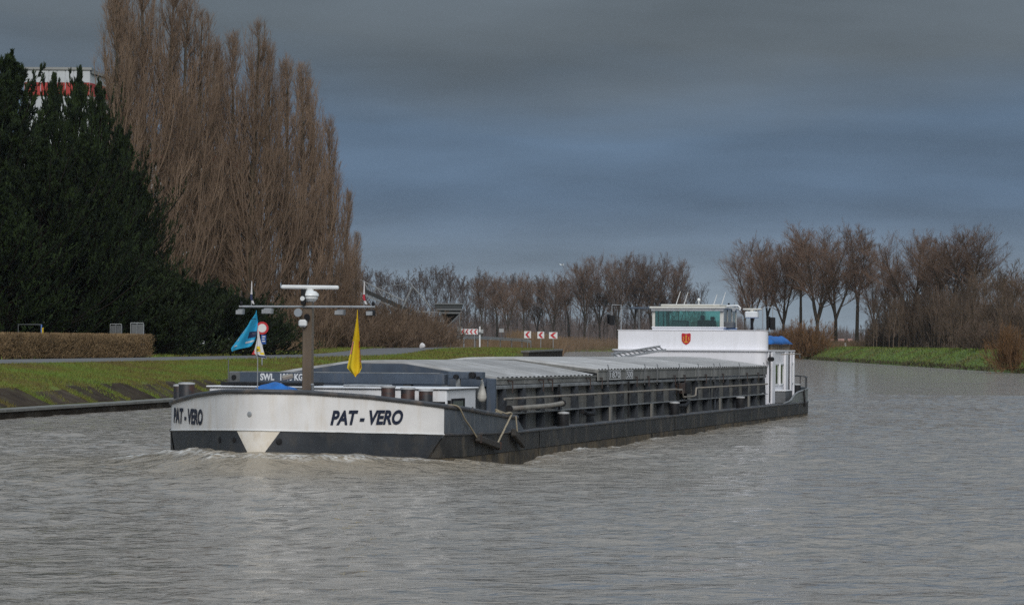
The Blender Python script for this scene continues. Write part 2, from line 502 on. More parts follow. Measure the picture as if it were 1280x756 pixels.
# opposite bank: sloping grass, then a flat field
rp_off = np.array([0.0, 0.4, 1.4, 3.0, 4.6, 6.5, 12.0])
rp_z = np.array([-0.7, 0.10, 0.55, 1.25, 1.82, 1.90, 1.80])
rng = np.random.default_rng(5)
rj = rng.normal(0, 0.10, (len(RIGHT), len(rp_off))); rj[:, 5:] *= 0.2
def r_fn(i, j):
    c = RIGHT[i] + RN[i] * (rp_off[j] + rj[i, j]); return c[0], c[1], rp_z[j] + rj[i, j] * 0.35
rb = loft('embankment', len(RIGHT), rp_off, r_fn, M['grass_right'])
tag(rb, 'green grass embankment on the far right side of the canal', 'embankment', kind='structure')
V = [tuple(RIGHT[i] + RN[i] * 12.0) + (1.80 + rj[i, 6] * 0.35,) for i in range(len(RIGHT))] + [(900, 560, 1.8), (900, -60, 1.8)]
me = bpy.data.meshes.new('field'); me.from_pydata(V, [], [tuple(range(len(V)))])
bm = bmesh.new(); bm.from_mesh(me); bmesh.ops.triangulate(bm, faces=bm.faces); bmesh.ops.recalc_face_normals(bm, faces=bm.faces); bm.to_mesh(me); bm.free()
tag(link('field', me, M['grass_right']), 'flat field beyond the far embankment', 'field', kind='structure')

# ---- low quay along the near side of the towpath bank
qi = [i for i in range(len(LEFT)) if 30 < LEFT[i][1] < 182]
qw = empty('quay_wall', (LEFT[qi[0]][0], LEFT[qi[0]][1], 0))
tag(qw, 'low dark quay wall with pale concrete cap along the waterline at the bank foot', 'quay wall')
base = Vector(qw.location)
def strip(path, prof, name, mat, parent):
    """sweep a closed 2-D profile (offset, z) along bank indices"""
    V = []; k = len(prof)
    for i in path:
        for (p, z) in prof:
            c = LEFT[i] + LN[i] * p
            V.append((c[0] - base.x, c[1] - base.y, z))
    F = []
    n = len(path)
    for a in range(n - 1):
        for j in range(k):
            F.append((a * k + j, a * k + (j + 1) % k, (a + 1) * k + (j + 1) % k, (a + 1) * k + j))
    me = bpy.data.meshes.new(name)
    me.from_pydata(V, [], F + [tuple(range(k)), tuple(range((n - 1) * k, n * k))])
    bm = bmesh.new(); bm.from_mesh(me); bmesh.ops.recalc_face_normals(bm, faces=bm.faces); bm.to_mesh(me); bm.free()
    return link(name, me, mat, parent)
strip(qi, [(-0.04, -0.9), (-0.04, 0.21), (0.30, 0.21), (0.30, -0.9)], 'wall_face', M['wet_wall'], qw)
seglen = 1
for a in range(0, len(qi) - 1, seglen):
    sub = qi[a:a + seglen + 1]
    V = []
    for t, i in ((0.0, sub[0]), (0.985, sub[-1])):
        c0 = LEFT[sub[0]] * (1 - t) + LEFT[sub[-1]] * t; nn = LN[sub[0]] * (1 - t) + LN[sub[-1]] * t
        for (p, z) in ((-0.09, 0.213), (-0.09, 0.285), (0.42, 0.31), (0.42, 0.213)):
            c = c0 + nn * p; V.append((c[0] - base.x, c[1] - base.y, z + rng.normal(0, 0.004)))
    mb = MB().add(V, [(0, 1, 2, 3), (4, 7, 6, 5), (0, 4, 5, 1), (1, 5, 6, 2), (2, 6, 7, 3), (3, 7, 4, 0)])
    mb.build('cap_stone', M['concrete'], qw)

# ---- slabs that pave the foot of the slope, overgrown joints between them
slope = empty('slope_paving', (LEFT[qi[0]][0], LEFT[qi[0]][1], 0))
tag(slope, 'dark concrete slabs paving the slope above the quay, with grassy joints', 'paving')
cum = np.concatenate([[0], np.cumsum(np.linalg.norm(np.diff(LEFT, axis=0), axis=1))])
def along(s, p):
    x = np.interp(s, cum, LEFT[:, 0]); y = np.interp(s, cum, LEFT[:, 1])
    nx = np.interp(s, cum, LN[:, 0]); ny = np.interp(s, cum, LN[:, 1])
    return x + nx * p, y + ny * p
s0 = float(np.interp(60, LEFT[:len(qi) + 60, 1], cum[:len(qi) + 60]))
k = 0; s = s0
JOINTS = []
while s < s0 + 112:
    ln = 3.15 + rng.uniform(-0.12, 0.12); gap = 0.30 + rng.uniform(0, 0.22)
    top = 1.62 + rng.uniform(-0.22, 0.16)
    V = []
    tilt = rng.normal(0, 0.012)
    for (ds, p) in ((0, 0.50), (ln, 0.50), (ln, top), (0, top + rng.uniform(-0.12, 0.12))):
        x, y = along(s + ds, p); z = float(np.interp(p, P_OFF, Z_NEAR)) + 0.022 + tilt * (1 if ds else -1)
        V.append((x - base.x, y - base.y, z))
    V += [(a, b, c - 0.14) for a, b, c in V]
    MB().add(V, [(0, 1, 2, 3), (4, 7, 6, 5), (0, 4, 5, 1), (1, 5, 6, 2), (2, 6, 7, 3), (3, 7, 4, 0)]).build('slab', M['slab'], slope, bevel=0.015)
    JOINTS.append((s + ln, gap))
    s += ln + gap; k += 1

# ---- far quay with its vertical wall and pale coping
fi = [i for i in range(len(LEFT)) if 205 < LEFT[i][1] < 263]
fq = empty('far_quay', (base.x, base.y, 0))
tag(fq, 'tall dark quay wall with pale coping below the red and white arrow signs', 'quay wall')
strip(fi, [(-0.10, -0.9), (-0.10, 1.66), (0.45, 1.66), (0.45, -0.9)], 'wall_face', M['wet_wall'], fq)
strip(fi, [(-0.16, 1.663), (-0.16, 1.80), (0.50, 1.80), (0.50, 1.663)], 'coping', M['concrete'], fq)
e = fi[-1]
mb = MB()
a = LEFT[e]; n_ = LN[e]
V = []
for p in (-0.10, 9.0):
    for dy in (0.0, 0.4):
        c = a + n_ * p; V += [(c[0] - base.x, c[1] - base.y + dy + 0.02, -0.9), (c[0] - base.x, c[1] - base.y + dy + 0.02, 1.655)]
mb.add(V, [(0, 1, 5, 4), (2, 6, 7, 3), (0, 2, 3, 1), (4, 5, 7, 6), (1, 3, 7, 5)])
mb.build('wall_end', M['wet_wall'], fq)

# ------------------------------------------------------------------ grass (uncountable)
def blades(name, P, h, w, mat, label, lean=0.5, seed=1):
    r = np.random.default_rng(seed)
    n = len(P)
    a = r.uniform(0, 2 * np.pi, n)
    wv = np.stack([np.cos(a), np.sin(a), np.zeros(n)], 1) * (w * r.uniform(0.6, 1.3, n))[:, None]
    b = r.uniform(0, 2 * np.pi, n)
    hh = h * r.uniform(0.5, 1.4, n)
    tip = np.stack([np.cos(b) * lean, np.sin(b) * lean, np.ones(n)], 1) * hh[:, None]
    V = np.stack([P - wv, P + wv, P + tip], 1).reshape(-1, 3)
    F = np.arange(3 * n).reshape(-1, 3)
    o = link(name, np_mesh(name, V, F), mat)
    return tag(o, label, 'grass', kind='stuff')

def scatter_left(n, Y0, Y1, p0, p1, seed, power=1.0):
    r = np.random.default_rng(seed)
    sa = np.interp([Y0, Y1], LEFT[:140, 1], cum[:140])
    s = sa[0] + (sa[1] - sa[0]) * r.uniform(0, 1, n) ** power
    p = r.uniform(p0, p1, n)
    x, y = along(s, p)
    Yc = np.interp(s, cum, LEFT[:, 1])
    z = np.array([left_z(pp, yy) for pp, yy in zip(p, Yc)])
    return np.stack([x, y, z - 0.01], 1)
Pg = np.concatenate([scatter_left(95000, 74, 135, 1.5, 7.25, 11), scatter_left(26000, 74, 135, 0.45, 1.75, 14)])
_n = np.sin(Pg[:, 0] * 1.9 + Pg[:, 1] * 0.7) + np.sin(Pg[:, 0] * 0.6 - Pg[:, 1] * 1.3) + np.sin(Pg[:, 0] * 4.1 + Pg[:, 1] * 3.3)
Pg = Pg[(Pg[:, 2] > 0.84) | (_n + (Pg[:, 2] - 0.55) * 3.0 > 1.0)]
# ragged edge over the slabs and tufts in their joints
r_ = np.random.default_rng(3)
jp = []
for (sj, gap) in JOINTS:
    m = 700
    ss = sj + r_.uniform(-0.12, gap + 0.12, m); pp = r_.uniform(0.45, 1.75, m)
    x, y = along(ss, pp); jp.append(np.stack([x, y, np.interp(pp, P_OFF, Z_NEAR) - 0.01], 1))
blades('bank_grass', np.concatenate([Pg] + jp), 0.10, 0.011, M['blade'], 'short yellow-green grass on the near bank slope beside the towpath', seed=21)
blades('verge_grass', np.concatenate([scatter_left(38000, 130, 262, 0.6, 7.2, 12), scatter_left(20000, 95, 262, 12.4, 17, 13)]), 0.15, 0.03, M['blade'], 'green verge grass beside the towpath behind the barge', seed=22)
r_ = np.random.default_rng(9)
n = 60000
idx = r_.integers(0, len(RIGHT) - 1, n); t = r_.uniform(0, 1, n)
keep = (RIGHT[idx, 1] > 180) & (RIGHT[idx, 0] < 120)
idx, t = idx[keep], t[keep]
p = r_.uniform(0.5, 7.0, len(idx))
c = RIGHT[idx] * (1 - t)[:, None] + RIGHT[idx + 1] * t[:, None] + RN[idx] * p[:, None]
blades('embankment_grass', np.column_stack([c, np.interp(p, rp_off, rp_z) - 0.05]), 0.26, 0.07, M['blade_right'], 'lush green grass on the far embankment', lean=0.7, seed=23)
n = 16000
idx = r_.integers(0, len(RIGHT) - 1, n); t = r_.uniform(0, 1, n); p = r_.uniform(0.1, 0.9, n)
c = RIGHT[idx] * (1 - t)[:, None] + RIGHT[idx + 1] * t[:, None] + RN[idx] * p[:, None]
blades('waterside_weeds', np.column_stack([c, np.interp(p, rp_off, rp_z) - 0.05]), 0.35, 0.06, M['soil'], 'brown dead weeds along the waterline of the far embankment', lean=0.8, seed=24)

# ------------------------------------------------------------------ water
THETA = math.atan(920 / 3400)
SHIP = Vector((-2.804, 56.145, 0.0))
ct, st = math.cos(THETA), math.sin(THETA)
BOWP = [(0, -7.02), (0.38, -6.90), (0.78, -6.60), (1.22, -6.15), (1.68, -5.64), (2.12, -5.13), (2.5, -4.68), (2.78, -4.25), (2.93, -3.7), (3.0, -3.0), (3.02, -2.0), (3.02, -1.0), (3.02, 0.0)]
BOW = [(-y, x) for x, y in reversed(BOWP)]
def half_beam(y):
    y = np.asarray(y, float)
    bow = np.interp(-y, [b for b, _ in BOW], [h for _, h in BOW], right=0.0)
    aft = np.interp(y, [0, 37.4, 38.3, 39.1, 39.8, 40.3, 40.6, 40.7], [3.02, 3.02, 2.96, 2.78, 2.40, 1.75, 0.95, 0.0], right=0.0)
    return np.where(y < 0, bow, aft)

ys = np.concatenate([np.linspace(-60, 20, 9)[:-1], np.arange(20, 72, 0.10), np.arange(72, 130, 0.30), np.geomspace(130, 900, 130)])
xs = np.concatenate([-np.geomspace(60, 16.5, 10)[:-1], np.arange(-16, 22, 0.14), np.geomspace(22.5, 700, 32)])
XX, YY = np.meshgrid(xs, ys)
rw = np.random.default_rng(17)
H = np.zeros_like(XX)
for k in range(90):
    lam = 0.30 * (7.0 ** rw.uniform(0, 1))
    ang = math.radians(rw.normal(70, 52))
    kx, ky = 2 * math.pi / lam * math.cos(ang), 2 * math.pi / lam * math.sin(ang)
    H += 0.0030 * lam ** 0.75 * np.sin(kx * XX + ky * YY + rw.uniform(0, 6.28))
patch = 0.65 + 0.35 * np.sin(0.21 * XX + 0.13 * YY + 1.0) * np.sin(0.05 * XX - 0.17 * YY)
fade = 1 - smooth(120, 240, YY)
H *= patch * fade * 1.1
pl = (XX - SHIP.x) * ct - (YY - SHIP.y) * st
ql = (XX - SHIP.x) * st + (YY - SHIP.y) * ct
dist = np.abs(pl) - 3.02
near = (ql < 0) & (ql > -22) & (np.abs(pl) < 18)
bpts = np.array(catmull([(-a, b) for a, b in reversed(BOWP[1:])] + BOWP, 0.15))
_p, _q = pl[near], ql[near]
_d = np.full(len(_p), 1e9)
for (a_, b_) in bpts:
    _d = np.minimum(_d, (np.abs(_p) - abs(a_)) ** 2 + (_q - b_) ** 2)
_d = np.sqrt(_d)
_in = np.abs(_p) < half_beam(_q)
dist[near] = np.where(_in, -_d, _d)
dist[(ql <= -22) & (np.abs(pl) < 18)] = 15.0
front = smooth(-1.0, -5.0, ql)
H += (0.40 * np.exp(-(np.maximum(dist, 0) / 0.95) ** 1.6) + 0.05 * np.exp(-((dist - 2.6) / 1.0) ** 2)) * smooth(-2.2, -6.3, ql) * (1 - 0.18 * smooth(-0.5, 2.5, pl))
side = (ql > -4) & (ql < 45)
H += np.where(side, 0.075 * np.exp(-np.abs(dist) / 1.2) * -np.cos((ql - 0.2) * 2 * math.pi / 9.0) * np.exp(-np.maximum(ql, 0) / 14), 0)
# diverging bow waves
for sgn in (1, -1):
    u = (sgn * pl) * 0.93 - (ql + 6) * 0.36
    H += 0.028 * np.cos(u * 2 * math.pi / 2.6) * np.exp(-((u - 1.6) / 3.0) ** 2) * smooth(-7, -2, ql) * np.exp(-np.maximum(dist, 0) / 11) * (dist > -0.5)
# foam: a torn line where the bow presses the water up
noise = np.zeros_like(XX)
for k in range(26):
    lam = rw.uniform(0.28, 1.5); ang = rw.uniform(0, math.pi)
    noise += np.sin(2 * math.pi / lam * (math.cos(ang) * XX + math.sin(ang) * YY) + rw.uniform(0, 6.28))
noise /= 5.0
foam = np.exp(-((dist - 0.30) / 0.20) ** 2) * smooth(-3.4, -5.0, ql) * 0.88
foam += 0.78 * np.exp(-((dist - 0.8) / 0.8) ** 2) * np.exp(-((ql + 3.2) / 1.5) ** 2) * (pl < 0)
foam += 0.55 * np.exp(-((dist - 0.12) / 0.14) ** 2) * smooth(-3, 1, ql) * (1 - smooth(8, 30, ql)) * (np.abs(pl) < 5)
foam = np.clip(foam + noise * 0.34 * (foam > 0.12) - 0.30, 0, 1)
H += foam * 0.03 * np.abs(noise)
mud = np.clip(np.exp(-(np.maximum(dist, 0) / 2.6) ** 1.2) * smooth(2.0, -4.5, ql) * 1.1 + 0.5 * np.exp(-np.maximum(dist, 0) / 1.6) * smooth(-6, 0, ql) * (ql < 44), 0, 1)
nr, nc = XX.shape
ind = np.arange(nr * nc).reshape(nr, nc)
F = np.stack([ind[:-1, :-1], ind[:-1, 1:], ind[1:, 1:], ind[1:, :-1]], -1).reshape(-1, 4)
wm = np_mesh('water', np.stack([XX, YY, H], -1).reshape(-1, 3), F, True)
for nm, arr in (('foam', foam), ('mud', mud)):
    at = wm.attributes.new(nm, 'FLOAT', 'POINT')
    at.data.foreach_set('value', arr.astype(np.float32).ravel())
m, nt, b = new_mat('canal_water')
N, L = nt.nodes, nt.links
geo = N.new('ShaderNodeNewGeometry')
af = N.new('ShaderNodeAttribute'); af.attribute_name = 'foam'
am = N.new('ShaderNodeAttribute'); am.attribute_name = 'mud'
mx1 = N.new('ShaderNodeMixRGB'); mx1.inputs[1].default_value = (0.290, 0.260, 0.222, 1); mx1.inputs[2].default_value = (0.295, 0.250, 0.188, 1)
L.new(am.outputs['Fac'], mx1.inputs['Fac'])
mx2 = N.new('ShaderNodeMixRGB'); mx2.inputs[2].default_value = (0.74, 0.73, 0.70, 1)
fn_ = N.new('ShaderNodeTexNoise'); fn_.inputs['Scale'].default_value = 9; fn_.inputs['Detail'].default_value = 5
L.new(geo.outputs['Position'], fn_.inputs['Vector'])
fm = N.new('ShaderNodeMapRange'); fm.inputs['From Min'].default_value = 0.40; fm.inputs['From Max'].default_value = 0.60
L.new(fn_.outputs['Fac'], fm.inputs['Value'])
fmul = N.new('ShaderNodeMath'); fmul.operation = 'MULTIPLY'
L.new(af.outputs['Fac'], fmul.inputs[0]); L.new(fm.outputs[0], fmul.inputs[1])
L.new(fmul.outputs[0], mx2.inputs['Fac']); L.new(mx1.outputs[0], mx2.inputs[1])
L.new(mx2.outputs[0], b.inputs['Base Color'])
b.inputs['IOR'].default_value = 1.33
b.inputs['Specular IOR Level'].default_value = 0.42
rr_ = N.new('ShaderNodeMapRange'); rr_.inputs['To Min'].default_value = 0.06; rr_.inputs['To Max'].default_value = 0.7
L.new(fmul.outputs[0], rr_.inputs['Value']); L.new(rr_.outputs[0], b.inputs['Roughness'])
mpw = N.new('ShaderNodeMapping'); mpw.inputs['Rotation'].default_value = (0, 0, R(-14)); mpw.inputs['Scale'].default_value = (0.9, 1.1, 1)
L.new(geo.outputs['Position'], mpw.inputs['Vector'])
prev = None
for sc_, dist_, stg in ((1.3, 0.30, 0.7), (4.0, 0.13, 0.75), (11.0, 0.04, 0.6)):
    nn = N.new('ShaderNodeTexNoise'); nn.inputs['Scale'].default_value = sc_; nn.inputs['Detail'].default_value = 4; nn.inputs['Roughness'].default_value = 0.55
    nn.inputs['Distortion'].default_value = 0.4
    L.new(mpw.outputs[0], nn.inputs['Vector'])
    bp = N.new('ShaderNodeBump'); bp.inputs['Strength'].default_value = stg; bp.inputs['Distance'].default_value = dist_
    L.new(nn.outputs['Fac'], bp.inputs['Height'])
    if prev is not None: L.new(prev, bp.inputs['Normal'])
    prev = bp.outputs[0]
L.new(prev, b.inputs['Normal'])
tag(link('water', wm, m), 'rippled grey-brown canal water', 'water', kind='structure')
# ------------------------------------------------------------------ the barge
PITCH = -0.0034
ship = empty('cargo_barge', SHIP)
ship.rotation_euler = (PITCH, 0, -THETA)
SM = Matrix.Translation(SHIP) @ Euler((PITCH, 0, -THETA)).to_matrix().to_4x4()
tag(ship, 'long laden inland cargo barge with white bow and grey hatch covers under way', 'barge')
def sw(p, q, z): return SM @ Vector((p, q, z))
def spx(p, q, z):
    w = sw(p, q, z); x = 640 + 3400 * w.x / w.y
    return x, 428 + 0.006 * (x - 640) - 3400 * (w.z - 2.4) / w.y
def on_ship(name, p, q, z, rz=0.0):
    o = bpy.data.objects.new(name, None); col.objects.link(o); o.empty_display_size = 0.2
    o.location = sw(p, q, z); o.rotation_euler = (PITCH, 0, -THETA + rz)
    return o

DECK = 0.58
half = catmull([(-a, b) for a, b in reversed(BOWP[1:4])] + BOWP, 0.12)
half = half[half[:, 0] >= -1e-6]
scum = np.concatenate([[0], np.cumsum(np.linalg.norm(np.diff(half, axis=0), axis=1))])
SB = float(scum[-1])
def outl(s):
    a = abs(s)
    x = float(np.interp(a, scum, half[:, 0])); y = float(np.interp(a, scum, half[:, 1]))
    return (x if s >= 0 else -x), y
def outn(s):
    a, b_ = outl(s - 0.02), outl(s + 0.02)
    if s > SB - 0.03: return 1.0, 0.0
    if s < -SB + 0.03: return -1.0, 0.0
    d = Vector((b_[0] - a[0], b_[1] - a[1])).normalized()
    return d.y, -d.x
def z_knuckle(y): return float(np.interp(-y, [0, 4.3, 7.05], [0.585, 0.65, 0.76]))
def z_rim(y): return float(np.interp(-y, [0, 0.6, 2.5, 4.3, 5.6, 6.6, 7.05], [0.87, 0.90, 1.02, 1.165, 1.345, 1.435, 1.45]))
def s_at_y(y):
    return float(np.interp(y, half[:, 1], scum))
S43, S47 = s_at_y(-4.3), s_at_y(-4.75)

def sheet(mat, name, parent, cols_, thick=0.0, smooth_=40):
    """cols_: list of columns, each a list of (s, z); outer skin, optional inner skin"""
    mb = MB()
    n = len(cols_[0])
    def pos(s, z, off):
        x, y = outl(s); nx, ny = outn(s); return (x + nx * off, y + ny * off, z)
    V = [pos(s, z, 0) for c in cols_ for (s, z) in c]
    F = [(i * n + j, (i + 1) * n + j, (i + 1) * n + j + 1, i * n + j + 1) for i in range(len(cols_) - 1) for j in range(n - 1)]
    mb.add(V, F)
    if thick:
        mb.add([pos(s, z, -thick) for c in cols_ for (s, z) in c], [tuple(reversed(f)) for f in F])
    return mb.build(name, mat, parent, smooth=smooth_, fix=False)

hull = empty('hull', parent=ship)
# white bow plating, grey shoulders
ss = np.linspace(-S43, S43, 81)
def col_w(s, top=True):
    y = outl(s)[1]; return [(s, z_knuckle(y)), (s, 0.5 * (z_knuckle(y) + z_rim(y))), (s, z_rim(y))]
bw = sheet(M['bow_white'], 'bow_plating', hull, [col_w(s) for s in ss], 0.04)
for sg in (1, -1):
    cc = [col_w(s) for s in (np.linspace(S43, SB, 26) if sg > 0 else np.linspace(-SB, -S43, 26))]
    sheet(M['bow_grey'], 'bulwark_panel', hull, cc, 0.04)
# lower bow: grey boot with the white wedge at the stem
ZB = -0.85
def low(s_top, s_bot, t=0.0):
    z = z_knuckle(outl(s_top)[1]); zk = 0.36 + (0.05 - 0.36) * t
    return [(s_bot + (s_bot - s_top) * (zk - ZB) / (z - zk) * 0.35 * t, ZB), (s_bot, zk), (s_top, z)]
M['wedge'] = surf('stained_stem_paint', (0.68, 0.60, 0.48), 0.55, c2=(0.76, 0.72, 0.66), scale=2.5, streak=(0.44, 0.34, 0.22), streak_amt=0.5, streak_scale=(5, 5, 2))
sheet(M['wedge'], 'stem_wedge', hull, [low(t * 0.46, t * 0.17) for t in np.linspace(-1, 1, 13)])
tt = np.linspace(0, 1, 44)
for sg in (1, -1):
    cc = [low(sg * (0.46 + (S43 - 0.46) * t), sg * (0.17 + (S47 - 0.17) * t), t) for t in tt]
    if sg < 0: cc = cc[::-1]
    sheet(M['boot_grey'], 'boot_panel', hull, cc)
# shell plates of the sides, two strakes, slightly uneven
def side_pt(sg, y, off):
    if y < 0:
        s = s_at_y(y); x, yy = outl(s); nx, ny = outn(s)
        return sg * (x + nx * off), yy + ny * off
    h = float(half_beam(y)); h2 = float(half_beam(y + 0.05))
    nx, ny = 0.05, (h - h2)
    l = math.hypot(nx, ny)
    return sg * (h + nx / l * off), y + ny / l * off
rs = random.Random(4)
for sg in (1, -1):
    edges = [-4.3, -3.0, -0.6, 1.8, 4.6, 7.4, 10.2, 13.0, 15.8, 18.6, 21.4, 24.2, 27.0, 29.8, 32.6, 35.4, 37.6, 39.3, 40.7]
    for a, b_ in zip(edges[:-1], edges[1:]):
        for (zt, zb, mat, nm) in ((None, 0.21, M['hull_black'], 'shell_plate'), (0.202, ZB, M['hull_low'], 'lower_plate')):
            n = 2 if 0 <= a and b_ < 37 else 9
            off = rs.uniform(-0.006, 0.006) + (0.010 if zt is None else 0.0)
            mb = MB(); V = []
            for i in range(n + 1):
                y = a + 0.006 + (b_ - a - 0.012) * i / n
                x, yy = side_pt(sg, y, off)
                zz = z_knuckle(y) if y < 0 else DECK + 0.005
                if a == -4.3:
                    y0 = y - 0.45 * (1 - i / n)      # slanted edge of the paint break
                    x2, yy2 = side_pt(sg, y0, off)
                else: x2, yy2 = x, yy
                f_ = 1.0
                if nm == 'shell_plate':
                    xm = x + (x2 - x) * 0.62; ym = yy + (yy2 - yy) * 0.62
                    V += [(xm, ym, zb), (x, yy, zz - 0.004)]
                else:
                    xm = x + (x2 - x) * 0.62; ym = yy + (yy2 - yy) * 0.62
                    V += [(x2, yy2, zb), (xm, ym, zt)]
            F = [(2 * i, 2 * i + 2, 2 * i + 3, 2 * i + 1) for i in range(n)]
            if sg < 0: F = [tuple(reversed(f)) for f in F]
            mb.add(V, F).build(nm, mat, hull, smooth=50, fix=False)
# inner liner so that no seam shows daylight
mb = MB(); V = []
yy_ = list(np.linspace(-6.9, 0, 30)) + list(np.linspace(1, 37, 10)) + list(np.linspace(37.4, 40.66, 16))
for sg in (1, -1):
    o = len(V)
    for y in yy_:
        x, y2 = side_pt(sg, y, -0.03); V += [(x, y2, ZB), (x, y2, DECK - 0.02)]
mb.add(V, [(o + 2 * i, o + 2 * i + 2, o + 2 * i + 3, o + 2 * i + 1) for o in (0, 2 * len(yy_)) for i in range(len(yy_) - 1)])
mb.build('liner', M['hull_black'], hull)
# deck
V = []
for y in yy_: V += [(-side_pt(1, y, -0.035)[0], side_pt(1, y, -0.035)[1], DECK), (side_pt(1, y, -0.035)[0], side_pt(1, y, -0.035)[1], DECK)]
MB().add(V, [(2 * i, 2 * i + 1, 2 * i + 3, 2 * i + 2) for i in range(len(yy_) - 1)]).build('deck', M['deck'], ship)
# cap rail, rubbing strakes
MB().tube([(*outl(s), z_rim(outl(s)[1]) + 0.012) for s in np.linspace(-SB, SB, 121)], 0.046, 8).build('cap_rail', M['rail'], hull, smooth=60)
MB().tube([(outl(s)[0] + outn(s)[0] * 0.008, outl(s)[1] + outn(s)[1] * 0.008, z_knuckle(outl(s)[1])) for s in np.linspace(-S43, S43, 101)], 0.013, 6).build('knuckle_strake', M['signwhite'], hull, smooth=60)
for sg in (1, -1):
    pts = [(side_pt(sg, y, 0.012)[0], side_pt(sg, y, 0.012)[1], z_knuckle(y) if y < 0 else DECK) for y in list(np.linspace(-4.28, 0, 14)) + list(np.linspace(0.5, 37, 14)) + list(np.linspace(37.4, 40.6, 14))]
    MB().tube(pts, 0.028, 6).build('rubbing_strake', M['rail'], hull, smooth=60)
    # bulwark end brace and stays inside the bulwark
    MB().prism([(sg * 3.02, 0.0, 0.88), (sg * 3.02, 0.0, DECK), (sg * 3.02, 0.62, DECK), (sg * 3.02, 0.56, DECK + 0.03)], (-sg * 0.035, 0, 0)).build('bulwark_brace', M['bow_grey'], hull)
    MB().tube([(sg * 3.0, -0.05, 0.86), (sg * 2.99, 0.62, DECK + 0.01)], 0.025, 6).build('brace_rail', M['rail'], hull)

# ---- lettering wrapped on the bow
def text_mesh(body, size=1.0, bold=0.0, shear=0.0):
    cu = bpy.data.curves.new('txt', 'FONT'); cu.body = body; cu.size = size; cu.offset = bold; cu.shear = shear
    cu.resolution_u = 4; cu.fill_mode = 'FRONT' if hasattr(cu, 'fill_mode') else 'BOTH'
    o = bpy.data.objects.new('txt', cu); col.objects.link(o)
    dg = bpy.context.evaluated_depsgraph_get()
    me = bpy.data.meshes.new_from_object(o.evaluated_get(dg))
    bm = bmesh.new(); bm.from_mesh(me)
    bmesh.ops.remove_doubles(bm, verts=bm.verts, dist=1e-5)
    for _ in range(2):
        bmesh.ops.subdivide_edges(bm, edges=[e for e in bm.edges if e.calc_length() > 0.12 * size], cuts=1)
    bmesh.ops.triangulate(bm, faces=bm.faces)
    V = np.array([v.co[:] for v in bm.verts]); F = [tuple(v.index for v in f.verts) for f in bm.faces]
    bm.free()
    bpy.data.objects.remove(o); bpy.data.curves.remove(cu); bpy.data.meshes.remove(me)
    V[:, 0] -= V[:, 0].min(); V[:, 1] -= V[:, 1].min()
    return V, F
def words(body, w, h, fn, name, mat, parent, bold=0.02, shear=0.0):
    V, F = text_mesh(body, 1.0, bold, shear)
    V[:, 0] *= w / V[:, 0].max(); V[:, 1] *= h / V[:, 1].max()
    mb = MB().add([fn(a, b_) for a, b_ in V[:, :2]], F)
    o = mb.build(name, mat, parent, fix=False)
    return o
def find_s(xpix, lo, hi, z):
    for _ in range(50):
        m_ = (lo + hi) / 2
        if spx(*outl(m_), z)[0] < xpix: lo = m_
        else: hi = m_
    return lo
def on_bow(s0, s1, z0):
    def f(a, b_):
        s = s0 + a; x, y = outl(s); nx, ny = outn(s); return (x + nx * 0.012, y + ny * 0.012, z0 + b_)
    return f
a, b_ = find_s(413.5, 0, SB, 0.95), find_s(504.5, 0, SB, 0.95)
words('PAT - VERO', b_ - a, 0.275, on_bow(a, b_, 0.845), 'bow_lettering', M['ink'], hull, bold=0.042, shear=0.28)
a, b_ = -(b_), -(a)
def find_left(xpix, z):
    best = min(np.linspace(-SB, -1.2, 600), key=lambda s: abs(spx(*outl(s), z)[0] - xpix) + (0 if s > -s_at_y(-4.3) else 5))
    return float(best)
s_tan = min(np.linspace(-SB, -1.2, 900), key=lambda s: spx(*outl(s), 0.95)[0])
a, b_ = find_s(218.8, float(s_tan), 0.0, 0.95), find_s(255.0, float(s_tan), 0.0, 0.95)
words('PAT - VERO', b_ - a, 0.30, on_bow(a, b_, 0.80), 'bow_lettering', M['ink'], hull, bold=0.042, shear=0.10)
# anchor pocket smudge, draught marks and scuffs on the bow
for (xp, yp, w_, h_) in ((313, 519, .05, .05), (276, 551, .06, .05), (294, 551, .05, .04), (350, 553, .06, .06)):
    s = find_s(xp, -SB, SB, 0.6)
    z = 2.4 - (yp - 428 - 0.006 * (xp - 640)) * sw(*outl(s), 0.5).y / 3400
    x, y = outl(s); nx, ny = outn(s)
    mb = MB(); mb.lathe([(w_ * 0.9, 0), (w_, 0.006), (w_ * 0.6, 0.012), (0.001, 0.013)], n=12)
    q = Vector((nx, ny, 0)).to_track_quat('Z', 'Y')
    mb.v = [tuple(q @ Vector(v) + Vector((x, y, z)) ) for v in mb.v]
    mb.build('hull_fitting', M['steel'] if yp < 530 else M['black'], hull)

# ---- forecastle trunk with windows
tr = empty('forecabin', parent=ship)
MB().box(-2.45, 2.45, -3.1, -1.05, DECK, 1.47).build('cabin_wall', M['white'], tr, bevel=0.03, seg=2)
MB().box(-2.50, 2.50, -3.15, -1.0, 1.473, 1.505).build('cabin_top', M['white'], tr, bevel=0.012)
def window(parent, x, y0, y1, z0, z1, mat_frame, mat_pane, sg=1, proud=0.022):
    """window in a wall at constant x: frame with its pane"""
    f = MB()
    w = 0.045
    for (a, b_, c, d) in ((y0 - w, y1 + w, z1, z1 + w), (y0 - w, y1 + w, z0 - w, z0), (y0 - w, y0, z0, z1), (y1, y1 + w, z0, z1)):
        f.box(x, x + sg * proud, a, b_, c, d)
    fr = f.build('window_frame', mat_frame, parent)
    MB().box(x + sg * 0.003, x + sg * 0.008, y0, y1, z0, z1).build('pane', mat_pane, fr)
    return fr
M['dark_pane'] = surf('dark_window', (0.020, 0.028, 0.024), 0.06, var=0.3, scale=2, spec=0.8)
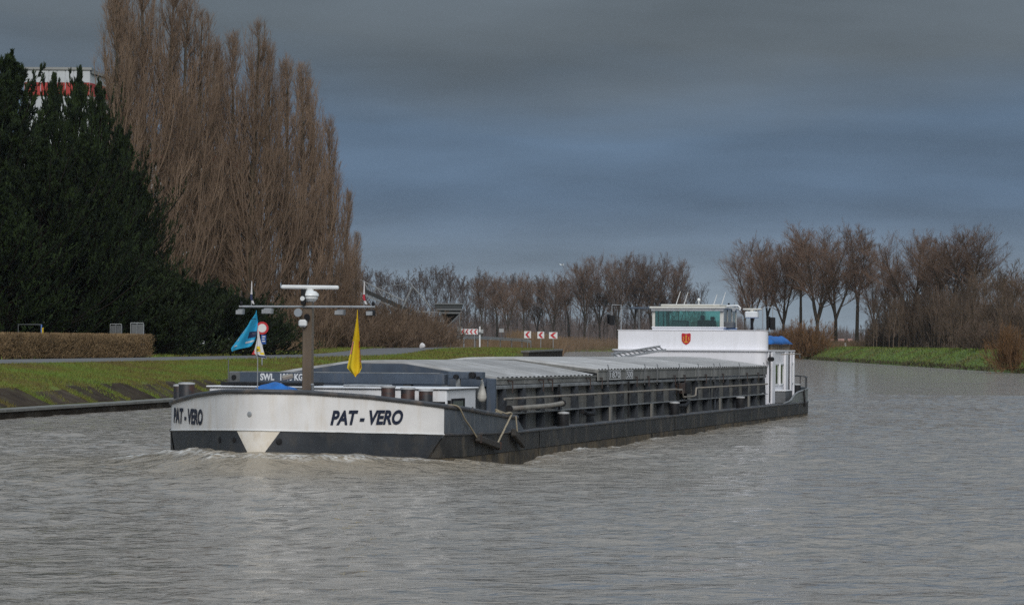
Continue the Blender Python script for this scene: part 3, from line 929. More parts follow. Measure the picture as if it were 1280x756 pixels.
M['green_pane'] = surf('green_window', (0.030, 0.055, 0.028), 0.06, var=0.3, scale=2, spec=0.8)
window(tr, 2.45, -2.75, -1.95, 0.97, 1.25, M['black'], M['green_pane'])
window(tr, 2.45, -3.0, -2.93, 0.97, 1.22, M['black'], M['green_pane'])
f = MB()
for (a, b_, c, d) in ((2.00, 2.42, 1.20, 1.24), (2.00, 2.42, 0.94, 0.98), (2.00, 2.04, 0.98, 1.20), (2.38, 2.42, 0.98, 1.20)):
    f.box(a, b_, -3.122, -3.1, c, d)
fr = f.build('window_frame', M['black'], tr)
MB().box(2.04, 2.38, -3.108, -3.103, 0.98, 1.20).build('pane', M['green_pane'], fr)
MB().tube([(2.47, -1.42, 0.98), (2.50, -1.40, 1.06), (2.47, -1.36, 1.10)], 0.018, 6).build('handle', M['black'], tr)
MB().box(-2.3, -0.6, -2.9, -1.5, 1.506, 1.575).build('cabin_hatch', M['black'], tr, bevel=0.02)
MB().box(0.2, 1.0, -2.7, -2.0, 1.506, 1.55).build('skylight', M['steel'], tr, bevel=0.015)
MB().box(-1.75, -1.52, -3.125, -3.102, 1.33, 1.42).build('vent', M['steel_dark'], tr)

# ---- bollards
def bollard(p, q, z, r, h, mat, parent, capm):
    b0 = MB().lathe([(r * 1.08, 0), (r * 1.08, 0.03), (r, 0.04), (r, h), (r * 0.98, h + 0.005)], (p, q, z), 20).build('bollard', mat, parent, smooth=40)
    MB().lathe([(r * 1.06, 0), (r * 1.09, 0.012), (r * 1.06, 0.035), (r * 0.5, 0.045), (0.01, 0.046)], (p, q, z + h + 0.006), 20).build('bollard_cap', capm, b0, smooth=40)
    return b0
M['boll'] = surf('bollard_paint', (0.020, 0.020, 0.023), 0.55, c2=(0.062, 0.030, 0.022), scale=3.0, stretch=(1, 1, 2), lo=0.42, hi=0.55)
M['capw'] = surf('bollard_cap_white', (0.55, 0.55, 0.55), 0.6, var=0.35, scale=12)
def p_for(xp, q, z):
    lo, hi = -6.0, 6.0
    for _ in range(50):
        m_ = (lo + hi) / 2
        if spx(m_, q, z)[0] < xp: lo = m_
        else: hi = m_
    return lo
for (xp, q, top) in ((486, -3.75, 1.55), (510.5, -3.60, 1.52), (533, -3.45, 1.485)):
    bollard(p_for(xp, q, 1.4), q, DECK, 0.135, top - DECK - 0.05, M['boll'], ship, M['capw'])
bollard(p_for(234, -3.6, 1.4), -3.6, DECK, 0.155, 1.52 - DECK, M['boll'], ship, M['capw'])
bollard(p_for(224.5, -2.8, 1.4), -2.8, DECK, 0.105, 1.47 - DECK, M['boll'], ship, M['capw'])
for q in (4.65, 16.6, 26.2):
    bollard(2.85 if q > 5 else 2.83, q, DECK, 0.125, 0.27 if q < 6 else 0.30, M['black'], ship, M['capw'])

# ---- coaming: wall, ledges, frames, rails, pipes
HC, HL = 2.47, 32.1
co = empty('coaming', parent=ship)
for sg in (1, -1):
    MB().box(sg * HC - 0.03, sg * HC, 0.02, HL, DECK, 1.44).build('coaming_wall', M['coaming'], co)
    MB().box(min(sg * 2.43, sg * 2.60), max(sg * 2.43, sg * 2.60), -0.02, HL, 1.442, 1.52).build('coaming_rail', M['pipe_grey'], co, bevel=0.012)
    MB().box(min(sg * 2.472, sg * 2.66), max(sg * 2.472, sg * 2.66), 0.03, HL, 0.915, 0.935).build('ledge', M['pipe_grey'], co)
MB().box(-HC, HC, 0.0, 0.03, DECK, 1.46).build('coaming_front', M['steel_dark'], co)
MB().box(-HC, HC, HL - 0.03, HL, DECK, 1.46).build('coaming_back', M['coaming'], co)
fr_mb = MB()
fr_mb.prism([(0, 0, 0.34), (0.185, 0, 0.34), (0.185, 0, 0.02), (0.24, 0, 0.0), (0.0, 0, 0.0)], (0, 0.022, 0))
fr_mb.prism([(0, 0, 0.375), (0.19, 0, 0.375), (0.165, 0, 0.86), (0, 0, 0.86)], (0, 0.022, 0))
fr_mb.box(0.13, 0.19, -0.012, 0.034, 0.36, 0.38)
frame_me = fr_mb.mesh('stiffener')
frame_me.materials.append(M['stiff'])
nf = 21
for sg in (1, -1):
    for k in range(nf):
        q = 0.55 + k * (HL - 1.0) / (nf - 1)
        o = link('stiffener', frame_me, None, co, (sg * (HC + 0.001), q, DECK), (0, 0, 0 if sg > 0 else math.pi))
fl = MB().box(0.185, 0.24, -0.06, 0.07, 0.0, 0.335).mesh('flange'); fl.materials.append(M['coaming'])
for k in range(0, nf, 3):
    q = 0.55 + k * (HL - 1.0) / (nf - 1)
    link('flange', fl, None, co, (HC + 0.001, q, DECK))
# thin pale pipe along the wall with the kink round a box
zq = 1.245
pts = [(2.69, 0.25, zq), (2.69, 8, zq), (2.69, 17.6, zq), (2.69, 17.8, zq - 0.02), (2.69, 18.35, zq - 0.02), (2.69, 18.5, zq - 0.22), (2.69, 19.9, zq - 0.22), (2.69, 20.2, zq - 0.2), (2.69, 20.3, zq), (2.69, 24, zq), (2.69, 31.8, zq)]
MB().tube(pts, 0.024, 7).build('hand_pipe', M['pipe'], co, smooth=50)
for k in range(13):
    q = 0.9 + k * 2.5
    if 17.4 < q < 20.6: continue
    MB().bar((2.47, q, zq - 0.03), (2.69, q, zq - 0.03), 0.025, 0.02).build('pipe_bracket', M['stiff'], co)
MB().tube([(2.76, 0.35, 1.045), (2.76, 1.5, 1.045), (2.76, 3.6, 1.05), (2.76, 4.4, 1.07), (2.76, 4.85, 1.085)], 0.052, 10).build('suction_pipe', M['pipe'], co, smooth=50)
for q in (0.33, 4.83):
    MB().tube([(2.76, q, 1.045 if q < 1 else 1.085), (2.76, q + 0.06, 1.045 if q < 1 else 1.085)], 0.075, 10).build('pipe_flange', M['black'], co)
for q in (1.2, 2.8, 4.2):
    MB().bar((2.5, q, 0.99), (2.83, q, 0.99), 0.03, 0.02).build('pipe_bracket', M['stiff'], co)
MB().box(2.48, 2.70, 18.35, 18.75, 1.12, 1.40).build('switch_box', M['rust'], co, bevel=0.01)
MB().box(2.48, 2.74, 18.78, 19.3, 1.10, 1.41).build('dark_locker', M['black'], co, bevel=0.01)
MB().tube([(2.74, 17.0, 0.83), (2.78, 17.6, 0.80), (2.78, 18.4, 0.80), (2.74, 18.9, 0.86), (2.70, 19.2, 0.90)], 0.05, 8).build('valve_pipe', M['black'], co, smooth=50)
MB().tube([(2.70, 7.0, 0.86), (2.76, 7.25, 0.80), (2.76, 7.8, 0.80), (2.70, 8.05, 0.86)], 0.055, 8).build('valve_pipe', M['black'], co, smooth=50)
for q in (5.0, 12.0, 18.05, 22.6, 23.3):
    MB().box(2.62, 2.66, q, q + 0.05, 0.62, 1.50).build('upright', M['black'] if q < 20 else M['stiff'], co)
# corner posts at the front of the hold
for sg in (1, -1):
    MB().box(sg * 2.50 - 0.09, sg * 2.50 + 0.09, -0.14, -0.004, DECK, 1.66).build('corner_post', M['navy'], co, bevel=0.01)

# ---- hatch covers: ribbed aluminium panels with skirts, fore section lower than the aft section
def cover_mesh(length, ze, zc, zb, hw, ribs, flatw=0.62):
    xs_ = [-hw, -hw * 0.72, -hw * 0.45, -flatw, 0, flatw, hw * 0.45, hw * 0.72, hw]
    zs_ = [np.interp(abs(x), [0, flatw, hw], [zc + 0.02, zc, ze]) for x in xs_]
    ys_ = []
    per = length / ribs
    rh = 0.05
    for k in range(ribs):
        y0 = k * per
        ys_ += [(y0 + 0.035, 0), (y0 + per * 0.30, 0), (y0 + per * 0.40, rh), (y0 + per * 0.86, rh), (y0 + per * 0.96, 0)]
    ys_.append((length - 0.03, 0))
    mb = MB()
    V = [(x, y, z + (dz if abs(x) < hw - 1e-6 else dz * 0.55)) for (y, dz) in ys_ for x, z in zip(xs_, zs_)]
    n = len(xs_)
    F = [(i * n + j, i * n + j + 1, (i + 1) * n + j + 1, (i + 1) * n + j) for i in range(len(ys_) - 1) for j in range(n - 1)]
    mb.add(V, F)
    for y in (0.035, length - 0.03):           # end webs
        o = len(mb.v)
        mb.v += [(x, y, z) for x, z in zip(xs_, zs_)] + [(x, y, z - 0.09) for x, z in zip(xs_, zs_)]
        mb.f += [(o + j, o + n + j, o + n + j + 1, o + j + 1) for j in range(n - 1)]
    return mb.mesh('hatch_cover')
def skirt_mesh(length, ze, zb, hw, sg):
    mb = MB()
    o_ = 0.002
    prof = [(hw + o_, zb), (hw + 0.028, zb), (hw + 0.028, ze - 0.028), (hw + 0.05, ze - 0.024), (hw + 0.05, ze + 0.008), (hw + o_, ze + 0.008)]
    mb.prism([(sg * x, 0.012, z) for x, z in prof], (0, length - 0.024, 0))
    return mb.mesh('skirt')
NFR, NAFT = 4, 10
LF, LA = 8.75 / NFR, (HL - 8.80) / NAFT
cm = cover_mesh(LF, 1.665, 1.955, 1.54, 2.56, 6); cm.materials.append(M['alu'])
sm_ = [skirt_mesh(LF, 1.665, 1.535, 2.56, sg) for sg in (1, -1)]
for q_ in sm_: q_.materials.append(M['skirt'])
for k in range(NFR):
    o = link('hatch_cover', cm, None, ship, (0, 0.0 + k * LF, 0))
    for q_ in sm_: link('skirt', q_, None, o)
cm2 = cover_mesh(LA, 1.795, 2.02, 1.54, 2.60, 7); cm2.materials.append(M['alu'])
sm2 = [skirt_mesh(LA, 1.795, 1.545, 2.60, sg) for sg in (1, -1)]
for q_ in sm2: q_.materials.append(M['skirt'])
for k in range(NAFT):
    o = link('hatch_cover', cm2, None, ship, (0, 8.80 + k * LA, 0.0015 * (k % 2)))
    for q_ in sm2: link('skirt', q_, None, o)
# gable plates closing the covers
def gable(y, ze, zc, drop, hw, mat, name, flatw=0.62, t=0.03):
    top = [(-hw, y, ze), (-flatw, y, zc), (flatw, y, zc), (hw, y, ze)]
    bot = [(x, yy, z - drop) for x, yy, z in reversed(top)] if drop else [(hw, y, 1.50), (-hw, y, 1.50)]
    return MB().prism(top + bot, (0, t, 0)).build(name, mat, ship)
gable(-0.035, 1.655, 1.95, 0, 2.50, M['navy'], 'gable_plate', t=0.03)
gable(8.772, 1.80, 2.028, 0.075, 2.60, M['skirt'], 'gable_plate')
gable(8.782, 1.72, 1.95, 0.10, 2.60, M['black'], 'gap_shade', t=0.015)  # black strip paints the shaded gap under the raised aft covers
gable(HL + 0.002, 1.80, 2.045, 0.0, 2.58, M['steel_dark'], 'gable_plate')
# fasteners along the covers
clip = MB()
clip.bar((0, 0, 1.40), (0, 0.04, 1.86), 0.018, 0.018)
clip.bar((0, 0.04, 1.86), (-0.03, 0.10, 1.92), 0.018, 0.018)
clip.box(-0.03, 0.03, -0.04, 0.04, 1.46, 1.52)
clip_me = clip.mesh('hatch_clip'); clip_me.materials.append(M['steel_dark'])
for q in (9.6, 13.7, 15.2, 18.0, 20.6, 22.9, 23.8, 26.9, 31.2):
    link('hatch_clip', clip_me, None, ship, (2.68, q, 0.0))
clip2 = MB()
clip2.bar((0, 0, 1.36), (0, 0, 1.62), 0.022, 0.022); clip2.bar((0, 0, 1.60), (-0.06, -0.16, 1.61), 0.03, 0.03)
clip2_me = clip2.mesh('hatch_latch'); clip2_me.materials.append(M['rust'])
for q in (1.0, 3.55, 4.35, 7.9, 9.1, 12.9, 14.3, 17.6, 18.9, 21.9, 24.5, 28.4, 30.4):
    link('hatch_latch', clip2_me, None, ship, (2.66, q, 0.0))
# worn white stencil boxes on the skirt
def on_skirt(y0, z0):
    return lambda a, b_: (2.659, y0 + a, z0 + b_)
for (q0, w_, body) in ((9.95, 1.05, '1870'), (11.75, 0.62, '500')):
    words(body, w_, 0.15, on_skirt(q0, 1.60), 'stencil', M['ink_white'], ship, bold=0.02)
    fm_ = MB()
    for (a, b_, c, d) in ((q0 - .08, q0 + w_ + .08, 1.765, 1.78), (q0 - .08, q0 + w_ + .08, 1.565, 1.58), (q0 - .08, q0 - .06, 1.58, 1.765), (q0 + w_ + .06, q0 + w_ + .08, 1.58, 1.765)):
        fm_.box(2.6515, 2.6535, a, b_, c, d)
    fm_.build('stencil_border', M['ink_white'], ship)

# ---- accommodation at the stern
def rounded(x0, x1, y0, y1, r, n=8, corners=(1, 1, 1, 1)):
    pts = []
    for (cx, cy, a0, on) in ((x1 - r, y1 - r, 0, corners[0]), (x0 + r, y1 - r, 90, corners[1]), (x0 + r, y0 + r, 180, corners[2]), (x1 - r, y0 + r, 270, corners[3])):
        if on:
            pts += [(cx + r * math.cos(R(a0 + 90 * k / n)), cy + r * math.sin(R(a0 + 90 * k / n))) for k in range(n + 1)]
        else:
            pts.append((x1 if a0 in (0, 270) else x0, y1 if a0 in (0, 90) else y0))
    return pts
def slab(poly, z0, z1, name, mat, parent, bevel=0.0, smooth_=35):
    return MB().prism([(x, y, z0) for x, y in poly], (0, 0, z1 - z0)).build(name, mat, parent, smooth=smooth_, bevel=bevel)
ac = empty('deckhouse', parent=ship)
slab(rounded(-2.52, 2.50, 32.45, 38.0, 0.35, 8, (0, 0, 1, 1)), DECK, 2.28, 'house_wall', M['white_house'], ac)
slab(rounded(-2.58, 2.56, 32.38, 38.06, 0.38, 8, (0, 0, 1, 1)), 2.283, 2.325, 'house_ledge', M['white_house'], ac)
slab(rounded(-2.34, 2.50, 32.58, 33.35, 0.34, 10, (1, 0, 0, 1)), 2.328, 2.93, 'breakwater', M['white_house'], ac)
slab(rounded(-2.36, 2.52, 32.56, 33.37, 0.35, 10, (1, 0, 0, 1)), 2.932, 2.95, 'breakwater_rim', M['white_house'], ac)
# crest
cr_ = empty('crest', parent=ac)
shp = [(-0.15, 0.15), (-0.12, 0.185), (0, 0.165), (0.12, 0.185), (0.15, 0.15), (0.145, -0.05), (0.10, -0.13), (0, -0.19), (-0.10, -0.13), (-0.145, -0.05)]
cp = p_for(858, 32.58, 2.65); zc_ = 2.66
MB().prism([(cp + x, 32.566, zc_ + z) for x, z in shp], (0, 0.012, 0)).build('shield', M['red'], cr_)
cg = MB()
cg.box(cp - 0.014, cp + 0.014, 32.556, 32.564, zc_ - 0.10, zc_ + 0.13)
cg.box(cp - 0.07, cp + 0.07, 32.556, 32.564, zc_ - 0.115, zc_ - 0.095)
cg.prism([(cp - 0.03, 32.556, zc_ + 0.075), (cp + 0.03, 32.556, zc_ + 0.075), (cp + 0.05, 32.556, zc_ + 0.09), (cp - 0.05, 32.556, zc_ + 0.09)], (0, 0.008, 0))
for sg in (1, -1):
    cg.tube([(cp + sg * 0.10, 32.56, zc_ + 0.07), (cp + sg * 0.075, 32.56, zc_ + 0.02), (cp + sg * 0.10, 32.56, zc_ - 0.02), (cp + sg * 0.08, 32.56, zc_ - 0.06)], 0.013, 5)
cg.build('emblem', M['gold'], cr_)
# port side of the house
for (a, b_, pr) in ((32.83, 32.98, 0.05), (33.42, 34.02, 0.07), (36.05, 36.62, 0.07), (37.25, 37.5, 0.06), (37.82, 38.0, 0.06)):
    MB().box(2.502, 2.50 + pr, a, b_, DECK, 2.26).build('pilaster', M['white_house'], ac, bevel=0.02)
MB().box(2.501, 2.512, 33.0, 33.41, DECK + 0.06, 2.18).build('recess_shade', M['black'], ac)  # black sheets on the solid wall paint in the shade of recesses
MB().box(2.501, 2.512, 36.64, 37.2, DECK + 0.06, 2.20).build('recess_shade', M['black'], ac)
window(ac, 2.503, 34.22, 34.92, 1.22, 1.84, M['white'], M['green_pane'], proud=0.04)
window(ac, 2.503, 35.22, 35.86, 1.22, 1.84, M['white'], M['green_pane'], proud=0.04)
window(ac, 2.503, 37.54, 37.78, 1.25, 1.86, M['white'], M['dark_pane'], proud=0.04)
MB().tube([(2.62, 32.62, 2.03), (2.64, 32.95, 2.03)], 0.075, 12).build('horn', M['black'], ac, smooth=50)
MB().tube([(2.58, 35.0, 2.18), (2.95, 35.2, 2.2), (2.95, 36.8, 2.2)], 0.018, 6).build('davit', M['pipe'], ac)
MB().tube([(2.95, 36.6, 2.20), (2.95, 36.7, 2.12), (2.95, 36.6, 2.05), (2.95, 36.5, 2.12), (2.95, 36.6, 2.19)], 0.015, 6).build('shackle', M['steel_dark'], ac)
MB().box(2.52, 2.85, 34.3, 35.7, DECK, 0.98).build('deck_locker', M['steel_dark'], ac, bevel=0.02)
MB().box(2.50, 2.87, 34.28, 35.72, 0.982, 1.02).build('locker_lid', M['white'], ac, bevel=0.01)
# wheelhouse: posts, sill, roof, glazing, helm inside
wh = empty('wheelhouse', parent=ship)
wx0, wx1, wy0, wy1, wz0, wz1 = p_for(815.5, 34.3, 3.2), p_for(904.5, 34.3, 3.2), 34.3, 36.7, 2.33, 3.66
MB().box(wx0, wx1, wy0, wy1, wz0, 3.02).build('wheelhouse_wall', M['white_house'], wh)
MB().box(wx0 - 0.02, wx1 + 0.02, wy0 - 0.02, wy1 + 0.02, 3.022, 3.07).build('sill', M['white_house'], wh, bevel=0.01)
for (x, y) in ((wx0 + 0.045, wy0 + 0.045), (wx1 - 0.06, wy0 + 0.06), (wx0 + 0.045, wy1 - 0.045), (wx1 - 0.045, wy1 - 0.045)):
    w_ = 0.06 if (x > 0 and y < 35) else 0.045
    MB().box(x - w_, x + w_, y - w_, y + w_, 3.072, wz1).build('corner_post', M['cream'], wh)
for y in (35.1, 35.9):
    MB().box(wx1 - 0.05, wx1, y - 0.03, y + 0.03, 3.072, wz1).build('mullion', M['cream'], wh)
    MB().box(wx0, wx0 + 0.05, y - 0.03, y + 0.03, 3.072, wz1).build('mullion', M['cream'], wh)
MB().box(wx0 + 0.09, wx1 - 0.12, wy0 + 0.03, wy0 + 0.045, 3.072, wz1).build('front_window', M['glass'], wh)
MB().box(wx0 + 0.09, wx1 - 0.09, wy1 - 0.045, wy1 - 0.03, 3.072, wz1).build('rear_window', M['glass'], wh)
for x in (wx0 + 0.02, wx1 - 0.035):
    MB().box(x, x + 0.015, wy0 + 0.13, wy1 - 0.1, 3.072, wz1).build('side_window', M['glass'], wh)
MB().box(wx0 - 0.08, wx1 + 0.08, wy0 - 0.14, wy1 + 0.1, wz1, wz1 + 0.07).build('roof', M['cream'], wh, bevel=0.02)
MB().box(wx0 + 0.25, wx1 - 0.15, wy0 + 0.1, wy1 - 0.1, wz1 + 0.072, wz1 + 0.15).build('roof_hatch', M['cream'], wh, bevel=0.03)
MB().box(wx0 - 0.02, wx1 + 0.02, wy0 - 0.10, wy0 - 0.02, wz1 - 0.075, wz1 - 0.004).build('sun_visor', M['steel'], wh)
hm = MB(); hm.box(-0.28, 0.28, 35.3, 35.75, 3.02, 3.30); hm.box(-0.24, -0.10, 35.6, 35.74, 3.3, 3.46); hm.box(0.10, 0.24, 35.6, 35.74, 3.3, 3.42)
hm.build('helm_chair', M['black'], wh, bevel=0.03)
MB().box(-1.05, -0.55, 34.8, 35.3, 3.02, 3.28).build('console', M['steel_dark'], wh, bevel=0.03)
MB().box(0.62, 1.05, 34.7, 35.2, 3.02, 3.24).build('console', M['steel_dark'], wh, bevel=0.03)
def whip(xp0, yp0, xp1, yp1, q):
    z0 = 3.80
    a = Vector((p_for(xp0, q, 3.7), q, z0)); 
    z1 = z0 + (yp0 - yp1) * 90 / 3400
    b_ = Vector((p_for(xp1, q, z1), q, z1))
    MB().tube([a, b_], 0.016, 6, 0.010).build('antenna', M['signwhite'], wh)
for (a, b_, c, d, q) in ((845, 380, 850.5, 363, 35.2), (855, 380, 860, 364, 35.2), (892, 380, 896.5, 366.5, 35.2), (902, 380, 907, 364, 35.2)):
    whip(a, b_, c, d, q)
MB().lathe([(0.02, 0), (0.02, 0.12), (0.05, 0.13), (0.055, 0.19), (0.03, 0.22), (0.005, 0.225)], (p_for(873.5, 35.0, 3.8), 35.0, wz1 + 0.14), 10).build('gps_dome', M['wplastic'], wh, smooth=60)
for xp in (827, 834, 911):
    MB().lathe([(0.03, 0), (0.04, 0.06), (0.02, 0.09)], (p_for(xp, 35.4, 3.75), 35.4, wz1 + 0.12), 8).build('roof_lamp', M['black'], wh)
MB().tube([(wx1 + 0.05, 34.6, wz1 + 0.10), (wx1 + 0.42, 34.6, wz1 + 0.11), (wx1 + 0.50, 34.6, wz1 + 0.04), (wx1 + 0.48, 34.6, wz1 - 0.04)], 0.03, 8).build('lamp_arm', M['wplastic'], wh, smooth=60)
q_ = MB(); q_.tube([(wx1 + 0.32, 34.42, wz1 - 0.02), (wx1 + 0.32, 34.50, wz1 - 0.02), (wx1 + 0.32, 34.68, wz1 - 0.02)], 0.06, 12, 0.045); q_.build('search_light', M['steel'], wh, smooth=50)
# stern radar with dark blue scanner, second radar box on a post
pl_ = p_for(799, 35.5, 3.6)
MB().tube([(pl_, 35.5, 2.33), (pl_, 35.5, 3.66)], 0.035, 8).build('radar_post', M['steel_dark'], ship)
MB().box(pl_ - 0.30, pl_ + 0.55, 35.44, 35.56, 3.665, 3.73).build('radar_scanner', M['navy'], ship, bevel=0.02)
pr_ = p_for(940, 34.5, 3.5)
rp_ = MB().tube([(pr_, 34.5, 2.33), (pr_, 34.5, 3.36)], 0.05, 10).build('radar_post', M['black'], ship)
MB().box(pr_ - 0.21, pr_ + 0.21, 34.35, 34.68, 3.362, 3.58).build('radar_box', M['wplastic'], rp_, bevel=0.03)
MB().box(pr_ - 0.30, pr_ + 0.33, 34.44, 34.56, 3.62, 3.68).build('radar_scanner', M['cream'], rp_, bevel=0.02)
MB().tube([(pr_, 34.5, 3.57), (pr_, 34.5, 3.63)], 0.06, 8).build('radar_neck', M['cream'], rp_)
# side lights on bent poles
def light_pole(xa, xb, y, h, box_top, box_bot):
    a, b_ = p_for(xa, y, 3.4), p_for(xb, y, 3.4)
    MB().tube([(a, y, 2.33), (a, y, h), (b_, y, h)], 0.018, 6).build('light_pole', M['steel'], ship)
    hd = MB().tube([(b_, y, h), (b_, y, box_top)], 0.012, 6).build('lamp_hanger', M['steel'], ship)
    MB().box(b_ - 0.075, b_ + 0.075, y - 0.10, y + 0.10, box_bot, box_top).build('side_lamp', M['black'], hd, bevel=0.015)
    MB().box(b_ - 0.13, b_ - 0.102, y - 0.16, y + 0.16, box_bot + 0.05, box_top + 0.03).build('lamp_board', M['black'], hd)
light_pole(776.5, 765, 33.2, 3.76, 3.42, 3.10)
light_pole(953.5, 966, 33.9, 3.70, 3.38, 2.98)
# ---- stern bulwark and rail
def z_stern(y): return float(np.interp(y, [33.0, 34.2, 35.0, 35.8, 37.5, 40.7], [0.60, 0.66, 0.84, 0.93, 1.00, 1.06]))
M['stern_panel'] = surf('stern_paint_reflection', (0.20, 0.205, 0.20), 0.4, var=0.35, scale=2.5, streak=(0.10, 0.15, 0.08), streak_amt=0.6, streak_scale=(2, 2, 1.5))  # grey paint, with mirrored green painted in as streaks
ysn = list(np.linspace(33.0, 37.4, 14)) + list(np.linspace(37.6, 40.69, 18))
for sg in (1, -1):
    mb = MB(); V = []
    for off in (0.0, -0.04):
        for y in ysn:
            x, y2 = side_pt(sg, y, off); V += [(x, y2, DECK + 0.006), (x, y2, z_stern(y))]
    n2 = len(ysn)
    F = [(o + 2 * i, o + 2 * i + 2, o + 2 * i + 3, o + 2 * i + 1) for o in (0, 2 * n2) for i in range(n2 - 1)]
    mb.add(V, F); mb.build('stern_bulwark', M['stern_panel'], hull, smooth=50, fix=False)
    MB().tube([(*side_pt(sg, y, 0.0), z_stern(y) + 0.01) for y in ysn], 0.034, 6).build('stern_cap', M['pipe_grey'], hull, smooth=60)
    MB().tube([(*side_pt(sg, y, -0.02), z_stern(y) + 0.40) for y in ysn[14:]], 0.020, 6).build('stern_rail', M['rail'], hull, smooth=60)
    for y in (37.6, 38.6, 39.6, 40.3, 40.6):
        x, y2 = side_pt(sg, y, -0.02)
        MB().tube([(x, y2, z_stern(y)), (x, y2, z_stern(y) + 0.40)], 0.018 if y < 40 else 0.03, 6).build('rail_post', M['rail'], hull)
bollard(2.5, 38.9, DECK, 0.12, 0.55, M['black'], ship, M['capw'])
MB().box(1.2, 2.2, 38.6, 39.8, DECK, 1.05).build('winch_box', M['navy'], ship, bevel=0.03)
MB().tube([(*side_pt(1, 36.9, 0.02), 1.02), (*side_pt(1, 36.9, 0.05), 0.75), (*side_pt(1, 36.95, 0.05), 0.45)], 0.035, 8).build('side_fender', M['black'], hull)
MB().tube([(*side_pt(1, 40.3, 0.05), 0.62), (*side_pt(1, 40.1, 0.07), 0.50)], 0.08, 10).build('side_fender', M['black'], hull)

# ---- fore mast: column, crossbar, radar, lamps
mq = -4.2
ma = empty('mast', parent=ship)
MB().prism([(-0.092, mq - 0.08, DECK), (0.092, mq - 0.08, DECK), (0.092, mq + 0.08, DECK), (-0.092, mq + 0.08, DECK)], (0, 0, 2.55)).build('mast_column', M['mast'], ma, bevel=0.012)
zb_ = 3.045
bl, br = p_for(301.5, mq, zb_), p_for(470.5, mq, zb_)
MB().tube([(bl, mq - 0.1, zb_), (br, mq - 0.1, zb_)], 0.021, 8).build('crossbar', M['steel'], ma, smooth=60)
MB().lathe([(0.08, 0), (0.11, 0.02), (0.15, 0.07), (0.15, 0.10), (0.175, 0.12), (0.165, 0.16), (0.12, 0.205), (0.05, 0.225)], (0.03, mq, 3.135), 16).build('radar_drum', M['wplastic'], ma, smooth=35)
ra = MB()
d_ = Vector((1, 0.12, 0)).normalized()
a_ = Vector((0.03, mq, 3.425)) - d_ * 0.565; b2 = Vector((0.03, mq, 3.415)) + d_ * 0.56
ra.bar(a_, b2, 0.10, 0.075)
ra.build('radar_scanner', M['wplastic'], ma, bevel=0.028, seg=2)
MB().tube([(0.03, mq, 3.34), (0.03, mq, 3.39)], 0.07, 10).build('radar_neck', M['wplastic'], ma)
# lamps on the column
sl = MB(); sl.lathe([(0.02, 0), (0.06, 0.04), (0.078, 0.10), (0.082, 0.14)], n=16)
sl.v = [(v[0] - 0.12, mq - 0.12 - v[2], v[1] + 2.93) for v in sl.v]
so_ = sl.build('search_light', M['steel'], ma, smooth=50)
MB().add([(-0.12 + 0.070 * math.cos(2 * math.pi * k / 16), mq - 0.262, 2.93 + 0.070 * math.sin(2 * math.pi * k / 16)) for k in range(16)], [tuple(range(16))]).build('lens', flat('lens_glass', (0.30, 0.33, 0.36), 0.05), so_)
MB().box(-0.14, 0.02, mq - 0.20, mq - 0.085, 2.66, 2.80).build('camera_box', M['wplastic'], ma, bevel=0.03)
MB().tube([(0.0, mq - 0.09, 2.86), (0.04, mq - 0.17, 2.84)], 0.055, 10).build('small_lamp', M['black'], ma)
MB().box(-0.09, -0.01, mq - 0.20, mq - 0.10, 3.08, 3.38).build('lamp_stack', M['black'], ma, bevel=0.015)
MB().tube([(-0.05, mq - 0.215, 3.20), (-0.05, mq - 0.20, 3.20)], 0.045, 12).build('lamp_face', M['wplastic'], ma)
def flood(p, z, w, mat, tilt=0.0):
    f_ = MB(); f_.prism([(p - w * 0.5, mq - 0.24, z - 0.13), (p + w * 0.5, mq - 0.24, z - 0.13), (p + w * 0.36, mq - 0.16, z - 0.02), (p - w * 0.36, mq - 0.16, z - 0.02)], (0, 0.14, 0.0))
    o = f_.build('floodlight', mat, ma, bevel=0.01)
    MB().box(p - w * 0.42, p + w * 0.42, mq - 0.243, mq - 0.2405, z - 0.12, z - 0.045).build('lens', M['steel'], o)
flood(p_for(338, mq, 3.0), 3.035, 0.21, M['pipe_grey'])
flood(p_for(428.5, mq, 3.0), 3.015, 0.19, M['steel_dark'])
flood(p_for(304, mq, 3.0), 3.02, 0.14, M['pipe_grey'])
flood(p_for(466.5, mq, 3.0), 3.005, 0.15, M['black'])
for xp in (304, 468.5):
    MB().lathe([(0.02, 0), (0.03, 0.03), (0.03, 0.06), (0.015, 0.08)], (p_for(xp, mq, 3.05), mq - 0.1, zb_ + 0.02), 8).build('small_lamp', M['black'], ma)
# foredeck fittings: lamp on a stem, vents, winch
fl_ = MB(); fp = p_for(352, -5.2, 1.6)
fl_.tube([(fp, -5.2, DECK), (fp, -5.2, 1.60)], 0.02, 6)
fs = fl_.build('lamp_stem', M['steel'], ship)
fb = MB(); fb.box(-0.10, 0.12, -0.07, 0.07, -0.04, 0.05)
fb.build('deck_lamp', M['pipe'], fs, loc=(fp + 0.12, -5.2, 1.70), rot=(0.2, -0.25, 0.3), bevel=0.02)
vb = p_for(391.5, -4.4, 1.4)
MB().tube([(vb, -4.4, DECK), (vb, -4.4, 1.52), (vb, -4.42, 1.57)], 0.025, 8, 0.035).build('vent_pipe', M['pipe_grey'], ship, smooth=50)
MB().box(-0.75, 0.55, -5.6, -4.7, DECK, 1.28).build('anchor_winch', M['navy'], ship, bevel=0.04)
